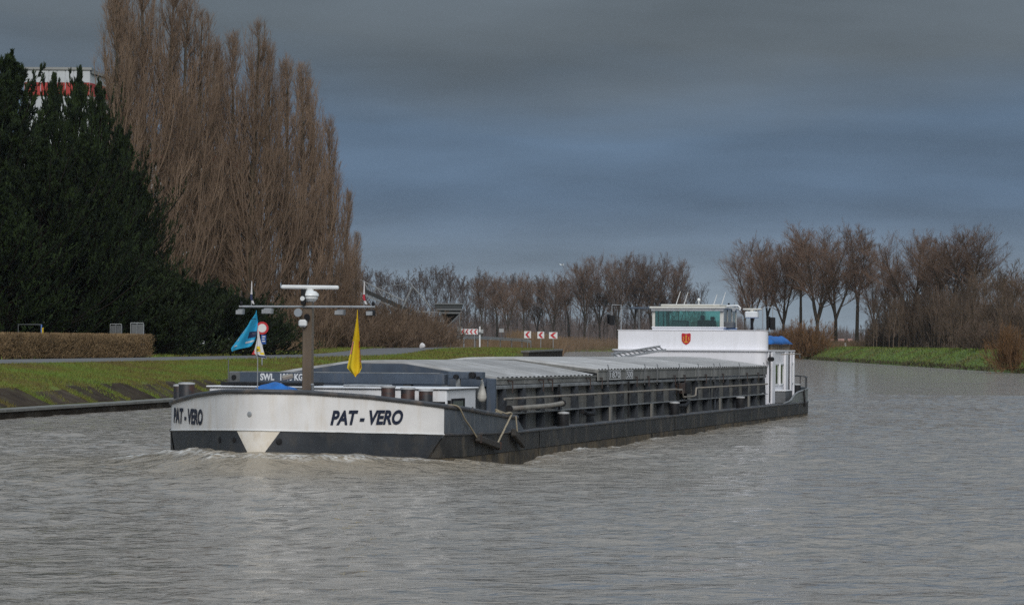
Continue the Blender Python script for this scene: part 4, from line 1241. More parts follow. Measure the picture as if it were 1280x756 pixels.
# ------------------------------------------------------------------ things lying on, hanging from or leaning on the barge
# crane beam across the front of the hold
cb = on_ship('crane_beam', 0, -0.62, 0)
tag(cb, 'blue-grey steel crane beam marked SWL 1000 KG lying across the barge before its hatches', 'crane beam')
b0, b1 = p_for(287, -0.75, 1.65), p_for(556, -0.75, 1.65)
MB().box(b0 + 0.02, b1, -0.13, 0.13, 1.535, 1.755).build('beam', M['navy'], cb, bevel=0.012)
MB().box(b0 + 0.28, b1 - 0.1, -0.128, 0.13, 1.757, 1.772).build('top_plate', M['pipe_grey'], cb)
MB().box(b0, b0 + 0.24, -0.15, 0.15, 1.52, 1.77).build('end_plate', M['steel_dark'], cb, bevel=0.02)
MB().tube([(b0 + 0.12, -0.18, 1.65), (b0 + 0.12, -0.13, 1.65)], 0.05, 12).build('pivot', M['black'], cb)
MB().box(b1 - 0.06, b1 + 0.06, -0.12, 0.12, 1.30, 1.53).build('beam_foot', M['steel_dark'], cb)
MB().box(b1 + 0.06, b1 + 0.78, -0.06, 0.16, 1.66, 1.80).build('arm', M['navy'], cb, bevel=0.01)
for (dx, r_0, z) in ((0.24, 0.05, 1.70), (0.58, 0.068, 1.735), (0.70, 0.035, 1.68)):
    MB().tube([(b1 + dx, -0.16, z), (b1 + dx, 0.10, z)], r_0, 14).build('roller', M['black'], cb, smooth=50)
MB().box(b1 + 0.22, b1 + 0.30, -0.05, 0.05, 1.28, 1.66).build('arm_leg', M['pipe_grey'], cb)
for x in (-2.4, 0.9):
    MB().box(x - 0.08, x + 0.08, -0.1, 0.1, 1.10, 1.533).build('beam_foot', M['steel_dark'], cb)
def on_beam(x0, z0): return lambda a, c: (x0 + a, -0.1335, z0 + c)
x0, x1 = p_for(326, -0.75, 1.65), p_for(343.5, -0.75, 1.65)
words('SWL', x1 - x0, 0.145, on_beam(x0, 1.590), 'beam_lettering', M['ink_white'], cb, bold=0.04)
x0, x1 = p_for(351, -0.75, 1.65), p_for(379.5, -0.75, 1.65)
words('1000 KG', x1 - x0, 0.145, on_beam(x0, 1.590), 'beam_lettering', M['ink_white'], cb, bold=0.04)

# white teardrop fender at the corner post
fe = on_ship('hanging_fender', p_for(603, -0.3, 1.4), -0.3, 0)
tag(fe, 'grubby white teardrop buoy hanging by the front corner of the hold', 'fender')
MB().lathe([(0.015, 1.64), (0.03, 1.60), (0.05, 1.50), (0.09, 1.36), (0.10, 1.28), (0.075, 1.21), (0.02, 1.18)], n=14).build('buoy', M['fender_white'], fe, smooth=60)
MB().tube([(0, 0, 1.63), (0.02, 0.05, 1.70)], 0.012, 6).build('lanyard', M['rope'], fe)

# blue tarpaulins
def tarp(name, label, p, q, z, lx, ly, h, seed, mat=M['tarp'], rz=0.0, ridge=1.6, rv=3):
    r = np.random.default_rng(seed)
    ph = r.uniform(0, 6.28, 8); fr = r.uniform(3, 9, 8)
    mb = MB()
    def f(u, v):
        x, y = (u - 0.5) * lx, (v - 0.5) * ly
        e = max(0, 1 - abs(2 * u - 1) ** ridge) * max(0, 1 - abs(2 * v - 1) ** rv)
        w = sum(math.sin(fr[k] * (x * math.cos(k) + y * math.sin(k)) * 2.2 + ph[k]) for k in range(8)) / 8
        edge = 1 + 0.06 * math.sin(9 * u + ph[0]) * abs(2 * v - 1)
        return (x * edge, y * edge, h * e ** 0.8 * (1 + 0.28 * w) + 0.02 * (1 + w) + 0.012)
    mb.grid(f, 34, 26)
    o = mb.build(name, mat, None, smooth=80, fix=False)
    o.location = sw(p, q, z); o.rotation_euler = (PITCH, 0, -THETA + rz)
    md = o.modifiers.new('thickness', 'SOLIDIFY'); md.thickness = 0.006
    tag(o, label, 'tarpaulin')
    return o
tarp('blue_tarpaulin', 'crumpled bright blue tarpaulin on the foredeck beside the mast', p_for(340, -5.5, 1.4), -5.3, 1.25, 1.05, 0.9, 0.30, 3, ridge=2.4)
tarp('blue_tarpaulin', 'small dark blue tarpaulin corner at the foot of the mast', p_for(374, -5.0, 1.35), -4.9, 1.20, 0.60, 0.5, 0.20, 8)
MB_ = on_ship('winch_casing', -0.1, -5.2, DECK)
# slatted box with blue cover aft of the breakwater
bx = on_ship('slatted_box', 1.55, 35.6, 2.33)
tag(bx, 'low tan slatted box on the deckhouse roof under the blue cover', 'box')
for k in range(9):
    y = -1.75 + k * 0.42
    MB().box(0.86, 0.90, y, y + 0.36, 0.0, 0.17).build('slat', M['wood_tan'], bx)
MB().box(-0.85, 0.855, -1.78, 2.0, 0.0, 0.165).build('box_body', M['wood_tan'], bx)
bt = tarp('box_cover', 'bright blue tarpaulin cover bulging over the slatted box behind the white breakwater', 1.55, 35.6, 2.49, 2.1, 4.4, 0.24, 12, ridge=7, rv=9)
# ladder on the hatches
la = on_ship('ladder', 0, 0, 0)
tag(la, 'grey aluminium ladder lying across the aft hatch covers before the white deckhouse', 'ladder')
A_, B_ = Vector((p_for(768, 28.3, 2.15), 28.3, 2.05)), Vector((p_for(829, 31.6, 2.36), 31.6, 2.32))
sd = (B_ - A_).normalized().cross(Vector((0, 0, 1))).normalized() * 0.10 - Vector((0, 0, 0.055))
up_ = Vector((0, 0, 0.04))
for sg in (1, -1):
    MB().bar(A_ + sd * sg + up_, B_ + sd * sg + up_, 0.03, 0.07).build('stile', M['steel'], la)
for k in range(11):
    c = A_.lerp(B_, 0.04 + k * 0.092) + up_
    MB().bar(c - sd, c + sd, 0.03, 0.03).build('rung', M['steel_dark'], la)

# flags: cloth surfaces given by pixel-free local shapes (metres, hung from a point)
def cloth(name, label, anchor, fn, mat, nu=14, nv=30, marks=(), cat='flag', thick=0.003):
    e = bpy.data.objects.new(name, None); col.objects.link(e); e.empty_display_size = 0.1
    e.location = sw(*anchor); e.rotation_euler = (PITCH, 0, -THETA)
    tag(e, label, cat)
    o = MB().grid(fn, nu, nv).build('cloth', mat, e, smooth=80, fix=False)
    for (u0, u1, v0, v1, mm, nm) in marks:
        g_ = MB().grid(lambda a, c: Vector(fn(u0 + (u1 - u0) * a, v0 + (v1 - v0) * c)) + Vector((0.0, -0.008, 0.0)), 6, 6)
        g_.build(nm, mm, o, smooth=80, fix=False)
    return e
M['yellow'] = surf('yellow_cloth', (0.74, 0.53, 0.012), 0.75, var=0.15, scale=4)
M['cyan'] = surf('cyan_cloth', (0.028, 0.40, 0.66), 0.7, var=0.15, scale=4)
M['cloth_white'] = surf('white_cloth', (0.68, 0.66, 0.66), 0.8, var=0.2, scale=6)
M['cloth_red'] = surf('red_cloth', (0.46, 0.04, 0.06), 0.8, var=0.2, scale=6)
M['cloth_navy'] = surf('navy_cloth', (0.03, 0.04, 0.10), 0.8, var=0.2, scale=6)
M['pink'] = surf('pink_white_cloth', (0.66, 0.44, 0.42), 0.8, c2=(0.45, 0.08, 0.08), scale=30)
def lerp_edges(L, R_, amp, n_folds, ph=0.0):
    """cloth between a left and a right edge polyline of (x, z), folds in depth"""
    Lx = np.array(L); Rx = np.array(R_)
    tl = np.linspace(0, 1, len(L)); tr_ = np.linspace(0, 1, len(R_))
    def f(u, v):
        xl, zl = np.interp(v, tl, Lx[:, 0]), np.interp(v, tl, Lx[:, 1])
        xr, zr = np.interp(v, tr_, Rx[:, 0]), np.interp(v, tr_, Rx[:, 1])
        w = math.hypot(xr - xl, zr - zl)
        y = amp * min(1, w / 0.15) * (math.sin(u * n_folds * 2 * math.pi + ph + 1.4 * v) + 0.35 * math.sin(u * n_folds * 4.7 + 5 * v))
        return (xl + (xr - xl) * u, y, zl + (zr - zl) * u)
    return f
U = 52.1 / 3400 / ct        # metres across per photograph pixel at the mast
W_ = 52.1 / 3400
def E(pts, x0, y0): return [((x - x0) * U, -(y - y0) * W_) for x, y in pts]
ya = (p_for(449, mq, 2.95), mq - 0.1, 2.99)
yf = lerp_edges(E([(448.6, 388), (448, 397), (443.5, 421), (439, 443), (435.5, 460), (441, 466), (446.5, 471)], 449, 388),
                E([(449.4, 388), (449.6, 397), (452.5, 421), (454.5, 443), (456.4, 460), (453.5, 466), (447, 471.5)], 449, 388), 0.05, 1.6)
cloth('yellow_flag', 'yellow flag with red marks hanging limp from the crossbar of the mast', ya, yf, M['yellow'],
      marks=((0.80, 0.97, 0.42, 0.60, M['pink'], 'emblem'), (0.02, 0.14, 0.38, 0.50, M['pink'], 'emblem'), (0.72, 0.80, 0.38, 0.44, M['cloth_red'], 'emblem'), (0.84, 0.92, 0.63, 0.68, M['cloth_red'], 'emblem'),
             (0.80, 0.88, 0.86, 0.885, M['cloth_red'], 'letter'), (0.70, 0.78, 0.875, 0.90, M['cloth_red'], 'letter'), (0.60, 0.68, 0.89, 0.915, M['cloth_red'], 'letter'), (0.90, 0.97, 0.84, 0.87, M['cloth_red'], 'letter'), (0.55, 0.62, 0.92, 0.945, M['cloth_red'], 'letter')))
ca = (p_for(323, mq, 2.95), mq - 0.1, 2.99)
cf = lerp_edges(E([(322.5, 389), (321.5, 393), (313, 403), (301, 420), (289, 437), (290.5, 441)], 323, 388),
                E([(323, 389), (323, 393), (323, 403), (322.5, 416), (321, 427), (318, 433)], 323, 388), 0.085, 1.2, 0.6)
cloth('blue_flag', 'light blue flag with white marks blowing off the crossbar of the mast', ca, cf, M['cyan'],
      marks=((0.06, 0.22, 0.52, 0.58, M['cloth_white'], 'emblem'), (0.12, 0.26, 0.66, 0.71, M['cloth_white'], 'emblem'), (0.22, 0.36, 0.79, 0.83, M['cloth_white'], 'emblem'), (0.62, 0.96, 0.58, 0.70, M['cloth_navy'], 'emblem'), (0.70, 0.92, 0.60, 0.64, M['cloth_white'], 'emblem'),
             (0.60, 0.92, 0.76, 0.80, M['cloth_white'], 'emblem'), (0.45, 0.8, 0.33, 0.345, M['cloth_navy'], 'letter')))
tb = on_ship('flag_cord', p_for(298, mq, 2.3), mq - 0.1, 0)
bpy.data.objects.remove(tb)
# stem pole with a white pennant
sp_ = on_ship('stem_pole', p_for(322.6, -6.7, 1.5), -6.7, 0)
tag(sp_, 'thin grey flag pole standing at the stem of the barge', 'pole')
MB().tube([(0, 0, DECK), (0, 0, 2.66)], 0.011, 6, 0.008).build('staff', M['steel'], sp_)
pa = (p_for(323, -6.7, 2.6), -6.72, 2.63)
pf = lerp_edges(E([(323, 406), (322, 420), (318.5, 433), (319.5, 438), (323, 441)], 323, 406), E([(323.3, 406), (325.5, 420), (329, 433), (331, 438), (334.5, 444)], 323, 406), 0.03, 1.2)
cloth('white_pennant', 'small white pennant with yellow and black emblem on the stem pole', pa, pf, M['cloth_white'],
      marks=((0.25, 0.75, 0.42, 0.60, M['yellow'], 'emblem'), (0.4, 0.62, 0.48, 0.54, M['cloth_navy'], 'emblem'), (0.1, 0.95, 0.84, 0.97, M['cloth_navy'], 'band'), (0.62, 0.95, 0.66, 0.78, M['yellow'], 'emblem')))
for (xp, name, lab, m1) in ((316.5, 'small_flag', 'small dark and white furled flag standing on the crossbar end near the blue flag', M['cloth_navy']), (457, 'small_flag', 'small red and white furled flag standing on the crossbar end near the yellow flag', M['cloth_red'])):
    an = (p_for(xp, mq, 3.3), mq - 0.1, 3.07)
    e_ = cloth(name, lab, an, lerp_edges([(-0.004, 0.45), (-0.012, 0.30), (-0.03, 0.14), (0.02, 0.03)], [(0.012, 0.45), (0.016, 0.30), (0.03, 0.14), (0.07, 0.02)], 0.02, 1.5), M['cloth_white'], 8, 16,
               marks=((0.0, 1.0, 0.52, 0.8, m1, 'band'),))
    MB().tube([(-0.005, 0.012, 0.0), (-0.002, 0.012, 0.47)], 0.007, 6).build('staff', M['steel'], e_)
# jack staff at the shoulder, thin pole by the crane beam
jp_ = on_ship('thin_pole', p_for(286, -1.2, 1.6), -1.2, 0)
tag(jp_, 'thin upright rod at the outer end of the crane beam', 'pole')
MB().tube([(0, 0, DECK), (0, 0, 2.02)], 0.010, 6).build('staff', M['steel_dark'], jp_)
# ropes and wooden fenders over the shoulder of the bow
def bow_world(s, off, z):
    x, y = outl(s); nx, ny = outn(s); return Vector((x + nx * off, y + ny * off, z))
def rope(name, label, pts, r=0.016):
    o = on_ship(name, 0, 0, 0)
    P = catmull([tuple(p) for p in pts], 0.06)
    MB().tube([tuple(p) for p in P], r, 6).build('strand', M['rope'], o, smooth=60)
    tag(o, label, 'rope')
    return o
s1, s2, s3 = find_s(570, 0, SB, 1.1), find_s(592, 0, SB, 0.6), find_s(637.5, 0, SB, 0.9)
s4 = find_s(616, 0, SB, 0.45)
zr = lambda s: z_rim(outl(s)[1])
rope('slack_rope', 'slack rope drooping from the bow rail down to the wooden fender', [bow_world(s1 - 0.3, -0.02, zr(s1) + 0.07), bow_world(s1, 0.06, zr(s1) + 0.03), bow_world((s1 * 2 + s2) / 3, 0.06, 0.93), bow_world((s1 + 2 * s2) / 3, 0.06, 0.76), bow_world(s2, 0.08, 0.57)])
rope('taut_rope', 'taut pale rope slanting from the end of the bow rail to the wooden fender', [bow_world(s3, 0.05, zr(s3) + 0.06), bow_world((s3 + s4) / 2, 0.08, 0.68), bow_world(s4, 0.10, 0.38)], 0.020)
rope('coiled_rope', 'heap of pale rope knotted over the end of the bow rail', [bow_world(s3 - 1.0, 0.0, zr(s3) + 0.12), bow_world(s3 - 0.7, 0.03, zr(s3) + 0.09), bow_world(s3 - 0.85, -0.05, zr(s3) + 0.16), bow_world(s3 - 0.4, 0.02, zr(s3) + 0.08), bow_world(s3 - 0.1, 0.04, zr(s3) + 0.09), bow_world(s3, 0.05, zr(s3) + 0.06)], 0.024)
def plank_fender(sa, za, sb_, zb2, label, t=0.13):
    a, b_ = bow_world(sa, 0.09, za), bow_world(sb_, 0.10, zb2)
    o = on_ship('wooden_fender', 0, 0, 0)
    MB().bar(a, b_, 0.10, t).build('timber', M['wood'], o, bevel=0.02)
    MB().bar(a.lerp(b_, 0.05), a.lerp(b_, 0.09), 0.12, t + 0.02).build('strap', M['rust'], o)
    MB().bar(a.lerp(b_, 0.91), a.lerp(b_, 0.95), 0.12, t + 0.02).build('strap', M['rust'], o)
    tag(o, label, 'fender')
sA, sB_ = find_s(592, 0, SB, 0.5), find_s(620, 0, SB, 0.4)
plank_fender(sA, 0.55, sB_, 0.34, 'dark wooden fender plank hung by two ropes below the bow shoulder')
sA, sB_ = find_s(634, 0, SB, 0.5), find_s(646.0, 0, SB, 0.4)
fo = on_ship('wooden_fender', 0, 0, 0)
MB().bar(Vector((3.12, -0.65, 0.60)), Vector((3.12, 0.15, 0.33)), 0.10, 0.16).build('timber', M['wood'], fo, bevel=0.02)
MB().tube([(3.08, -0.3, 0.92), (3.12, -0.3, 0.52)], 0.014, 6).build('lanyard', M['rope'], fo)
tag(fo, 'short tilted wooden fender block hung just aft of the bow shoulder', 'fender')
bpy.data.objects.remove(MB_)
# ------------------------------------------------------------------ trees
def norm(v): return v / np.maximum(np.linalg.norm(v, axis=-1, keepdims=True), 1e-9)
def grow(P, D, L, Rr, nseg, up, jit, rg, taper=0.35, bend=None):
    """N branches as polylines: start P, direction D, length L, root radius Rr -> nodes (N, nseg+1, 3), radii"""
    N = len(P)
    nodes = np.zeros((N, nseg + 1, 3)); nodes[:, 0] = P
    d = norm(D.copy())
    dirs = np.zeros((N, nseg + 1, 3)); dirs[:, 0] = d
    for i in range(nseg):
        d = norm(d + np.array([0, 0, 1.0]) * (np.asarray(up).reshape(-1, 1) if np.ndim(up) else up) / nseg + rg.normal(0, jit, (N, 3)))
        nodes[:, i + 1] = nodes[:, i] + d * (L / nseg)[:, None]
        dirs[:, i + 1] = d
    t = np.linspace(0, 1, nseg + 1)
    rad = Rr[:, None] * (1 - (1 - taper) * t[None, :])
    return nodes, rad, dirs
def children(nodes, dirs, Lp, Rp, m, t0, t1, ang, angj, ratio, rg, shape=None, rmin=0.01, rratio=0.5, tpow=1.0):
    N, K, _ = nodes.shape
    t = t0 + (t1 - t0) * rg.uniform(0, 1, (N, m)) ** tpow
    f = t * (K - 1); i0 = np.minimum(f.astype(int), K - 2); fr = f - i0
    bi = np.arange(N)[:, None]
    P = nodes[bi, i0] * (1 - fr)[..., None] + nodes[bi, i0 + 1] * fr[..., None]
    D0 = norm(dirs[bi, i0] * (1 - fr)[..., None] + dirs[bi, i0 + 1] * fr[..., None])
    rnd = rg.normal(0, 1, (N, m, 3)); perp = norm(rnd - (rnd * D0).sum(-1, keepdims=True) * D0)
    a = np.radians(ang + rg.normal(0, angj, (N, m)))
    D = D0 * np.cos(a)[..., None] + perp * np.sin(a)[..., None]
    sh = (1 - 0.55 * t) if shape is None else shape(t)
    L = Lp[:, None] * ratio * sh * rg.uniform(0.65, 1.25, (N, m))
    r = np.maximum(rmin, Rp[:, None] * rratio * (1 - 0.6 * t))
    return P.reshape(-1, 3), D.reshape(-1, 3), L.ravel(), r.ravel()
def tubes(nodes, rad, sides=3):
    N, K, _ = nodes.shape
    d = norm(nodes[:, -1] - nodes[:, 0])
    ref = np.where(np.abs(d[:, 2:3]) > 0.9, np.array([[1.0, 0, 0]]), np.array([[0, 0, 1.0]]))
    a = norm(np.cross(d, ref)); b = np.cross(d, a)
    ang = 2 * np.pi * np.arange(sides) / sides
    ring = a[:, None, :] * np.cos(ang)[None, :, None] + b[:, None, :] * np.sin(ang)[None, :, None]
    V = nodes[:, :, None, :] + ring[:, None, :, :] * rad[:, :, None, None]
    base_ = (np.arange(N) * K * sides)[:, None, None]
    k = np.arange(K - 1)[None, :, None] * sides; s = np.arange(sides)[None, None, :]; s2 = (s + 1) % sides
    F = np.stack([base_ + k + s, base_ + k + s2, base_ + k + sides + s2, base_ + k + sides + s], -1).reshape(-1, 4)
    return V.reshape(-1, 3), F
def merge(parts):
    Vs, Fs, o = [], [], 0
    for V, F in parts:
        Vs.append(V); Fs.append(F + o); o += len(V)
    return np.concatenate(Vs), np.concatenate(Fs)
def bark(name, c, c2, scale=0.6, ov=0.12):
    return surf(name, c, 0.9, c2=c2, scale=scale, spec=0.15, obj_var=ov)
M['bark_pop'] = bark('poplar_trunk_bark', (0.105, 0.080, 0.058), (0.055, 0.048, 0.030))
M['twig_pop'] = bark('poplar_twigs', (0.228, 0.160, 0.112), (0.165, 0.114, 0.080), 0.25, 0.10)
M['bark_dark'] = bark('evergreen_bark', (0.022, 0.017, 0.012), (0.012, 0.010, 0.008))
M['bark_far'] = bark('far_bark', (0.075, 0.060, 0.048), (0.045, 0.038, 0.028))
M['twig_far'] = bark('far_twigs', (0.180, 0.115, 0.082), (0.125, 0.084, 0.062), 0.2, 0.18)
M['twig_wood'] = bark('wood_twigs', (0.130, 0.094, 0.080), (0.090, 0.072, 0.066), 0.08, 0.1)
M['twig_brown'] = bark('shrub_twigs', (0.185, 0.128, 0.088), (0.125, 0.086, 0.058), 0.3, 0.12)
M['twig_orange'] = bark('willow_twigs', (0.215, 0.118, 0.055), (0.130, 0.076, 0.040), 0.4, 0.1)
M['twig_thick'] = bark('thicket_twigs', (0.150, 0.106, 0.076), (0.098, 0.070, 0.052), 0.12, 0.1)
M['reed'] = bark('dry_reeds', (0.210, 0.140, 0.085), (0.125, 0.085, 0.052), 0.15, 0.1)
M['hedge'] = bark('hedge_twigs', (0.270, 0.182, 0.096), (0.165, 0.112, 0.060), 0.9, 0.0)
M['needles'] = surf('evergreen_needles', (0.030, 0.048, 0.013), 0.8, c2=(0.007, 0.013, 0.006), lo=0.40, hi=0.62, scale=1.1, spec=0.2, obj_var=0.25)
M['needles2'] = surf('evergreen_bush_leaves', (0.030, 0.044, 0.013), 0.75, c2=(0.008, 0.014, 0.006), scale=0.7, spec=0.2, obj_var=0.25)

def fastigiate(H, seed, lean=0.0):
    """Lombardy poplar: steep branches all the way up"""
    rg = np.random.default_rng(seed)
    one = np.ones(1)
    n0, r0, d0 = grow(np.zeros((1, 3)), np.array([[lean, 0, 1.0]]), one * H, one * H * 0.0125, 14, 0.05, 0.006, rg, 0.08)
    shp = lambda t: np.interp(t, [0, 0.08, 0.3, 0.6, 0.85, 1], [0.75, 0.95, 1.0, 0.78, 0.46, 0.18])
    P, D, L, r = children(n0, d0, one * H, one * H * 0.0125, 108, 0.03, 0.985, 42, 10, 0.27, rg, shp, 0.014, 0.22)
    n1, r1, d1 = grow(P, D, L, r, 7, 3.6, 0.012, rg, 0.25)
    P, D, L2, r = children(n1, d1, L, r1[:, 0], 17, 0.03, 1.0, 26, 10, 0.24, rg, lambda q: 1 - 0.2 * q, 0.0072, 0.4)
    L2 = np.clip(L2, 0.7, 1.9)
    n2, r2, d2 = grow(P, D, L2, r, 3, 0.8, 0.04, rg, 0.4)
    P, D, L3, r = children(n2, d2, L2, r2[:, 0], 4, 0.15, 1.0, 26, 9, 0.6, rg, None, 0.0058, 0.7)
    n3, r3, d3 = grow(P, D, np.minimum(L3, 0.9) + 0.25, r, 1, 0.4, 0.04, rg, 0.4)
    trunk = tubes(n0, r0, 8)
    crown = merge([tubes(n1, r1, 4), tubes(n2, r2, 3), tubes(n3, r3, 3)])
    return trunk, crown
def spreading(H, seed, stems=3, spread=24, fork=0.12, lush=1.0, rt=1.0, wide=1.0):
    """bare roadside tree: short bole, upswept limbs, fine twiggy crown"""
    rg = np.random.default_rng(seed)
    bole = H * (fork + 0.06)
    one = np.ones(1)
    n0, r0, d0 = grow(np.zeros((1, 3)), np.array([[rg.normal(0, .03), rg.normal(0, .03), 1.0]]), one * bole, one * H * 0.014 * rt, 4, 0, 0.02, rg, 0.8)
    tipP = np.repeat(n0[:, -1], stems, 0); az = np.arange(stems) * 2 * np.pi / stems + rg.uniform(0, 6)
    a = np.radians(rg.uniform(0.45, 1.15, stems) * spread)
    D = np.stack([np.cos(az) * np.sin(a), np.sin(az) * np.sin(a), np.cos(a)], 1)
    Ls = H * (0.86 - fork) * rg.uniform(0.78, 1.0, stems)
    n1, r1, d1 = grow(tipP, D, Ls, np.full(stems, H * 0.0100 * rt), 9, 0.22, 0.045, rg, 0.12)
    shp = lambda t: np.interp(t, [0, 0.2, 0.5, 0.8, 1], [0.75, 1.0, 0.95, 0.70, 0.36])
    P, D, L, r = children(n1, d1, Ls, r1[:, 0], int(22 * lush), 0.14, 0.99, 42, 12, 0.40 * wide, rg, shp, 0.028, 0.40)
    n2, r2, d2 = grow(P, D, L, r, 5, 0.40, 0.06, rg, 0.25)
    P, D, L2, r = children(n2, d2, L, r2[:, 0], 11, 0.15, 1.0, 32, 10, 0.46, rg, None, 0.018, 0.5)
    n3, r3, d3 = grow(P, D, L2, r, 2, 0.25, 0.05, rg, 0.5)
    P, D, L3, r = children(n3, d3, L2, r3[:, 0], 6, 0.1, 1.0, 30, 12, 0.75, rg, None, 0.0092, 0.7)
    n4, r4, d4 = grow(P, D, L3 + 0.15, r, 1, 0.2, 0.03, rg, 0.5)
    trunk = merge([tubes(n0, r0, 8), tubes(n1, r1, 6)])
    crown = merge([tubes(n2, r2, 3), tubes(n3, r3, 3), tubes(n4, r4, 3)])
    return trunk, crown
def small_tree(H, seed, lush=1.0):
    rg = np.random.default_rng(seed)
    one = np.ones(1)
    n0, r0, d0 = grow(np.zeros((1, 3)), np.array([[0, 0, 1.0]]), one * H * 0.95, one * H * 0.011, 8, 0, 0.03, rg, 0.1)
    shp = lambda t: np.interp(t, [0, 0.25, 0.55, 0.85, 1], [0.3, 0.8, 1.0, 0.6, 0.3])
    P, D, L, r = children(n0, d0, one * H, one * H * 0.011, int(30 * lush), 0.16, 0.99, 36, 10, 0.36, rg, shp, 0.04, 0.4)
    n1, r1, d1 = grow(P, D, L, r, 4, 0.6, 0.08, rg, 0.3)
    P, D, L2, r = children(n1, d1, L, r1[:, 0], 8, 0.15, 1.0, 34, 10, 0.45, rg, None, 0.03, 0.6)
    n2, r2, d2 = grow(P, D, L2, r, 2, 0.4, 0.1, rg, 0.5)
    P, D, L3, r = children(n2, d2, L2, r2[:, 0], 4, 0.2, 1.0, 32, 10, 0.6, rg, None, 0.026, 0.8)
    n3, r3, d3 = grow(P, D, L3, r, 1, 0.3, 0.08, rg, 0.6)
    return merge([tubes(n0, r0, 5), tubes(n1, r1, 3), tubes(n2, r2, 3), tubes(n3, r3, 3)])
def bush(W, H, seed, stems=70, sub=7, twig=4, r0=0.02, spread=40, up=0.5, rmin=0.012):
    rg = np.random.default_rng(seed)
    P = np.stack([rg.normal(0, W * 0.17, stems), rg.normal(0, W * 0.17, stems), np.zeros(stems)], 1)
    az = rg.uniform(0, 6.283, stems); a = np.radians(np.abs(rg.normal(0, spread, stems)))
    D = np.stack([np.cos(az) * np.sin(a), np.sin(az) * np.sin(a), np.cos(a)], 1)
    L = H * rg.uniform(0.6, 1.08, stems)
    n0, r_0, d0 = grow(P, D, L, np.full(stems, r0), 5, up, 0.06, rg, 0.3)
    P, D, L2, r = children(n0, d0, L, r_0[:, 0], sub, 0.08, 1.0, 26, 10, 0.42, rg, None, rmin, 0.6)
    n1, r1, d1 = grow(P, D, L2, r, 2, 0.3, 0.08, rg, 0.5)
    P, D, L3, r = children(n1, d1, L2, r1[:, 0], twig, 0.2, 1.0, 26, 10, 0.6, rg, None, rmin, 0.8)
    n2, r2, d2 = grow(P, D, L3, r, 1, 0.2, 0.05, rg, 0.6)
    return merge([tubes(n0, r_0, 4), tubes(n1, r1, 3), tubes(n2, r2, 3)])
def conifer(H, W, seed, nb=300, sprays=12, leaves=22, size=0.27):
    """evergreen: limbs that sweep out and turn up, clothed in small leaf sprays"""
    rg = np.random.default_rng(seed)
    one = np.ones(1)
    n0, r0, d0 = grow(np.zeros((1, 3)), np.array([[0, 0, 1.0]]), one * H, one * H * 0.016, 8, 0, 0.012, rg, 0.08)
    t = rg.uniform(0.0, 1.0, nb) ** 0.9 * 0.97 + 0.015
    z = t * H
    az = rg.uniform(0, 6.283, nb)
    prof = np.interp(t, [0, 0.12, 0.35, 0.6, 0.8, 0.93, 1], [0.95, 1.05, 1.0, 0.74, 0.40, 0.13, 0.03])
    lobe = 1 + 0.22 * np.sin(az * 3 + seed) * np.sin(t * 9 + seed * 2) + rg.normal(0, 0.17, nb)
    lobe *= np.where(rg.uniform(0, 1, nb) < 0.12, 1.35, 1.0)
    L = W * 0.5 * prof * lobe * 1.15
    el = np.radians(np.interp(t, [0, 0.1, 0.5, 1], [-12, 8, 30, 66]) + rg.normal(0, 8, nb))
    D = np.stack([np.cos(az) * np.cos(el), np.sin(az) * np.cos(el), np.sin(el)], 1)
    P = np.stack([np.interp(z, n0[0, :, 2], n0[0, :, 0]), np.interp(z, n0[0, :, 2], n0[0, :, 1]), z], 1)
    n1, r1, d1 = grow(P, D, L, np.maximum(0.02, L * 0.014), 5, 0.75, 0.05, rg, 0.3)
    P, D, L2, r = children(n1, d1, L, r1[:, 0], sprays, 0.30, 1.0, 34, 12, 0.36, rg, lambda q: 1.1 - 0.5 * q, 0.01, 0.4)
    L2 = np.clip(L2, 0.35, 1.7) * np.repeat(1 - 0.6 * t, sprays)
    n2, r2, d2 = grow(P, D, L2, r, 3, 1.1, 0.06, rg, 0.3)
    # leaf sprays: flat pointed scales along every spray
    P, D, L3, r = children(n2, d2, L2, r2[:, 0], leaves, 0.05, 1.0, 26, 10, 1.0, rg, lambda q: np.ones_like(q), 0.01, 1)
    n = len(P)
    ln = size * rg.uniform(0.55, 1.35, n)
    D = norm(D + np.array([0, 0, 0.35]))
    side_ = norm(np.cross(D, rg.normal(0, 1, (n, 3)))) * (ln * 0.12)[:, None]
    V = np.stack([P - side_ * 0.4, P + D * (ln * 0.45)[:, None] - side_, P + D * ln[:, None], P + D * (ln * 0.45)[:, None] + side_], 1).reshape(-1, 3)
    F = np.arange(4 * n).reshape(-1, 4)
    return merge([tubes(n0, r0, 7), tubes(n1, r1, 3)]), (V, F)
def fix(name, VF, mat, smooth_=False):
    me = np_mesh(name, VF[0], VF[1], smooth_); me.materials.append(mat); return me
def plant(name, meshes, loc, rz, sc, label, cat, group, names=('trunk', 'crown')):
    o = empty(name, loc, rz)
    o.scale = sc if isinstance(sc, tuple) else (sc, sc, sc)
    for nm, me in zip(names, meshes):
        link(nm, me, None, o)
    return tag(o, label, cat, group)

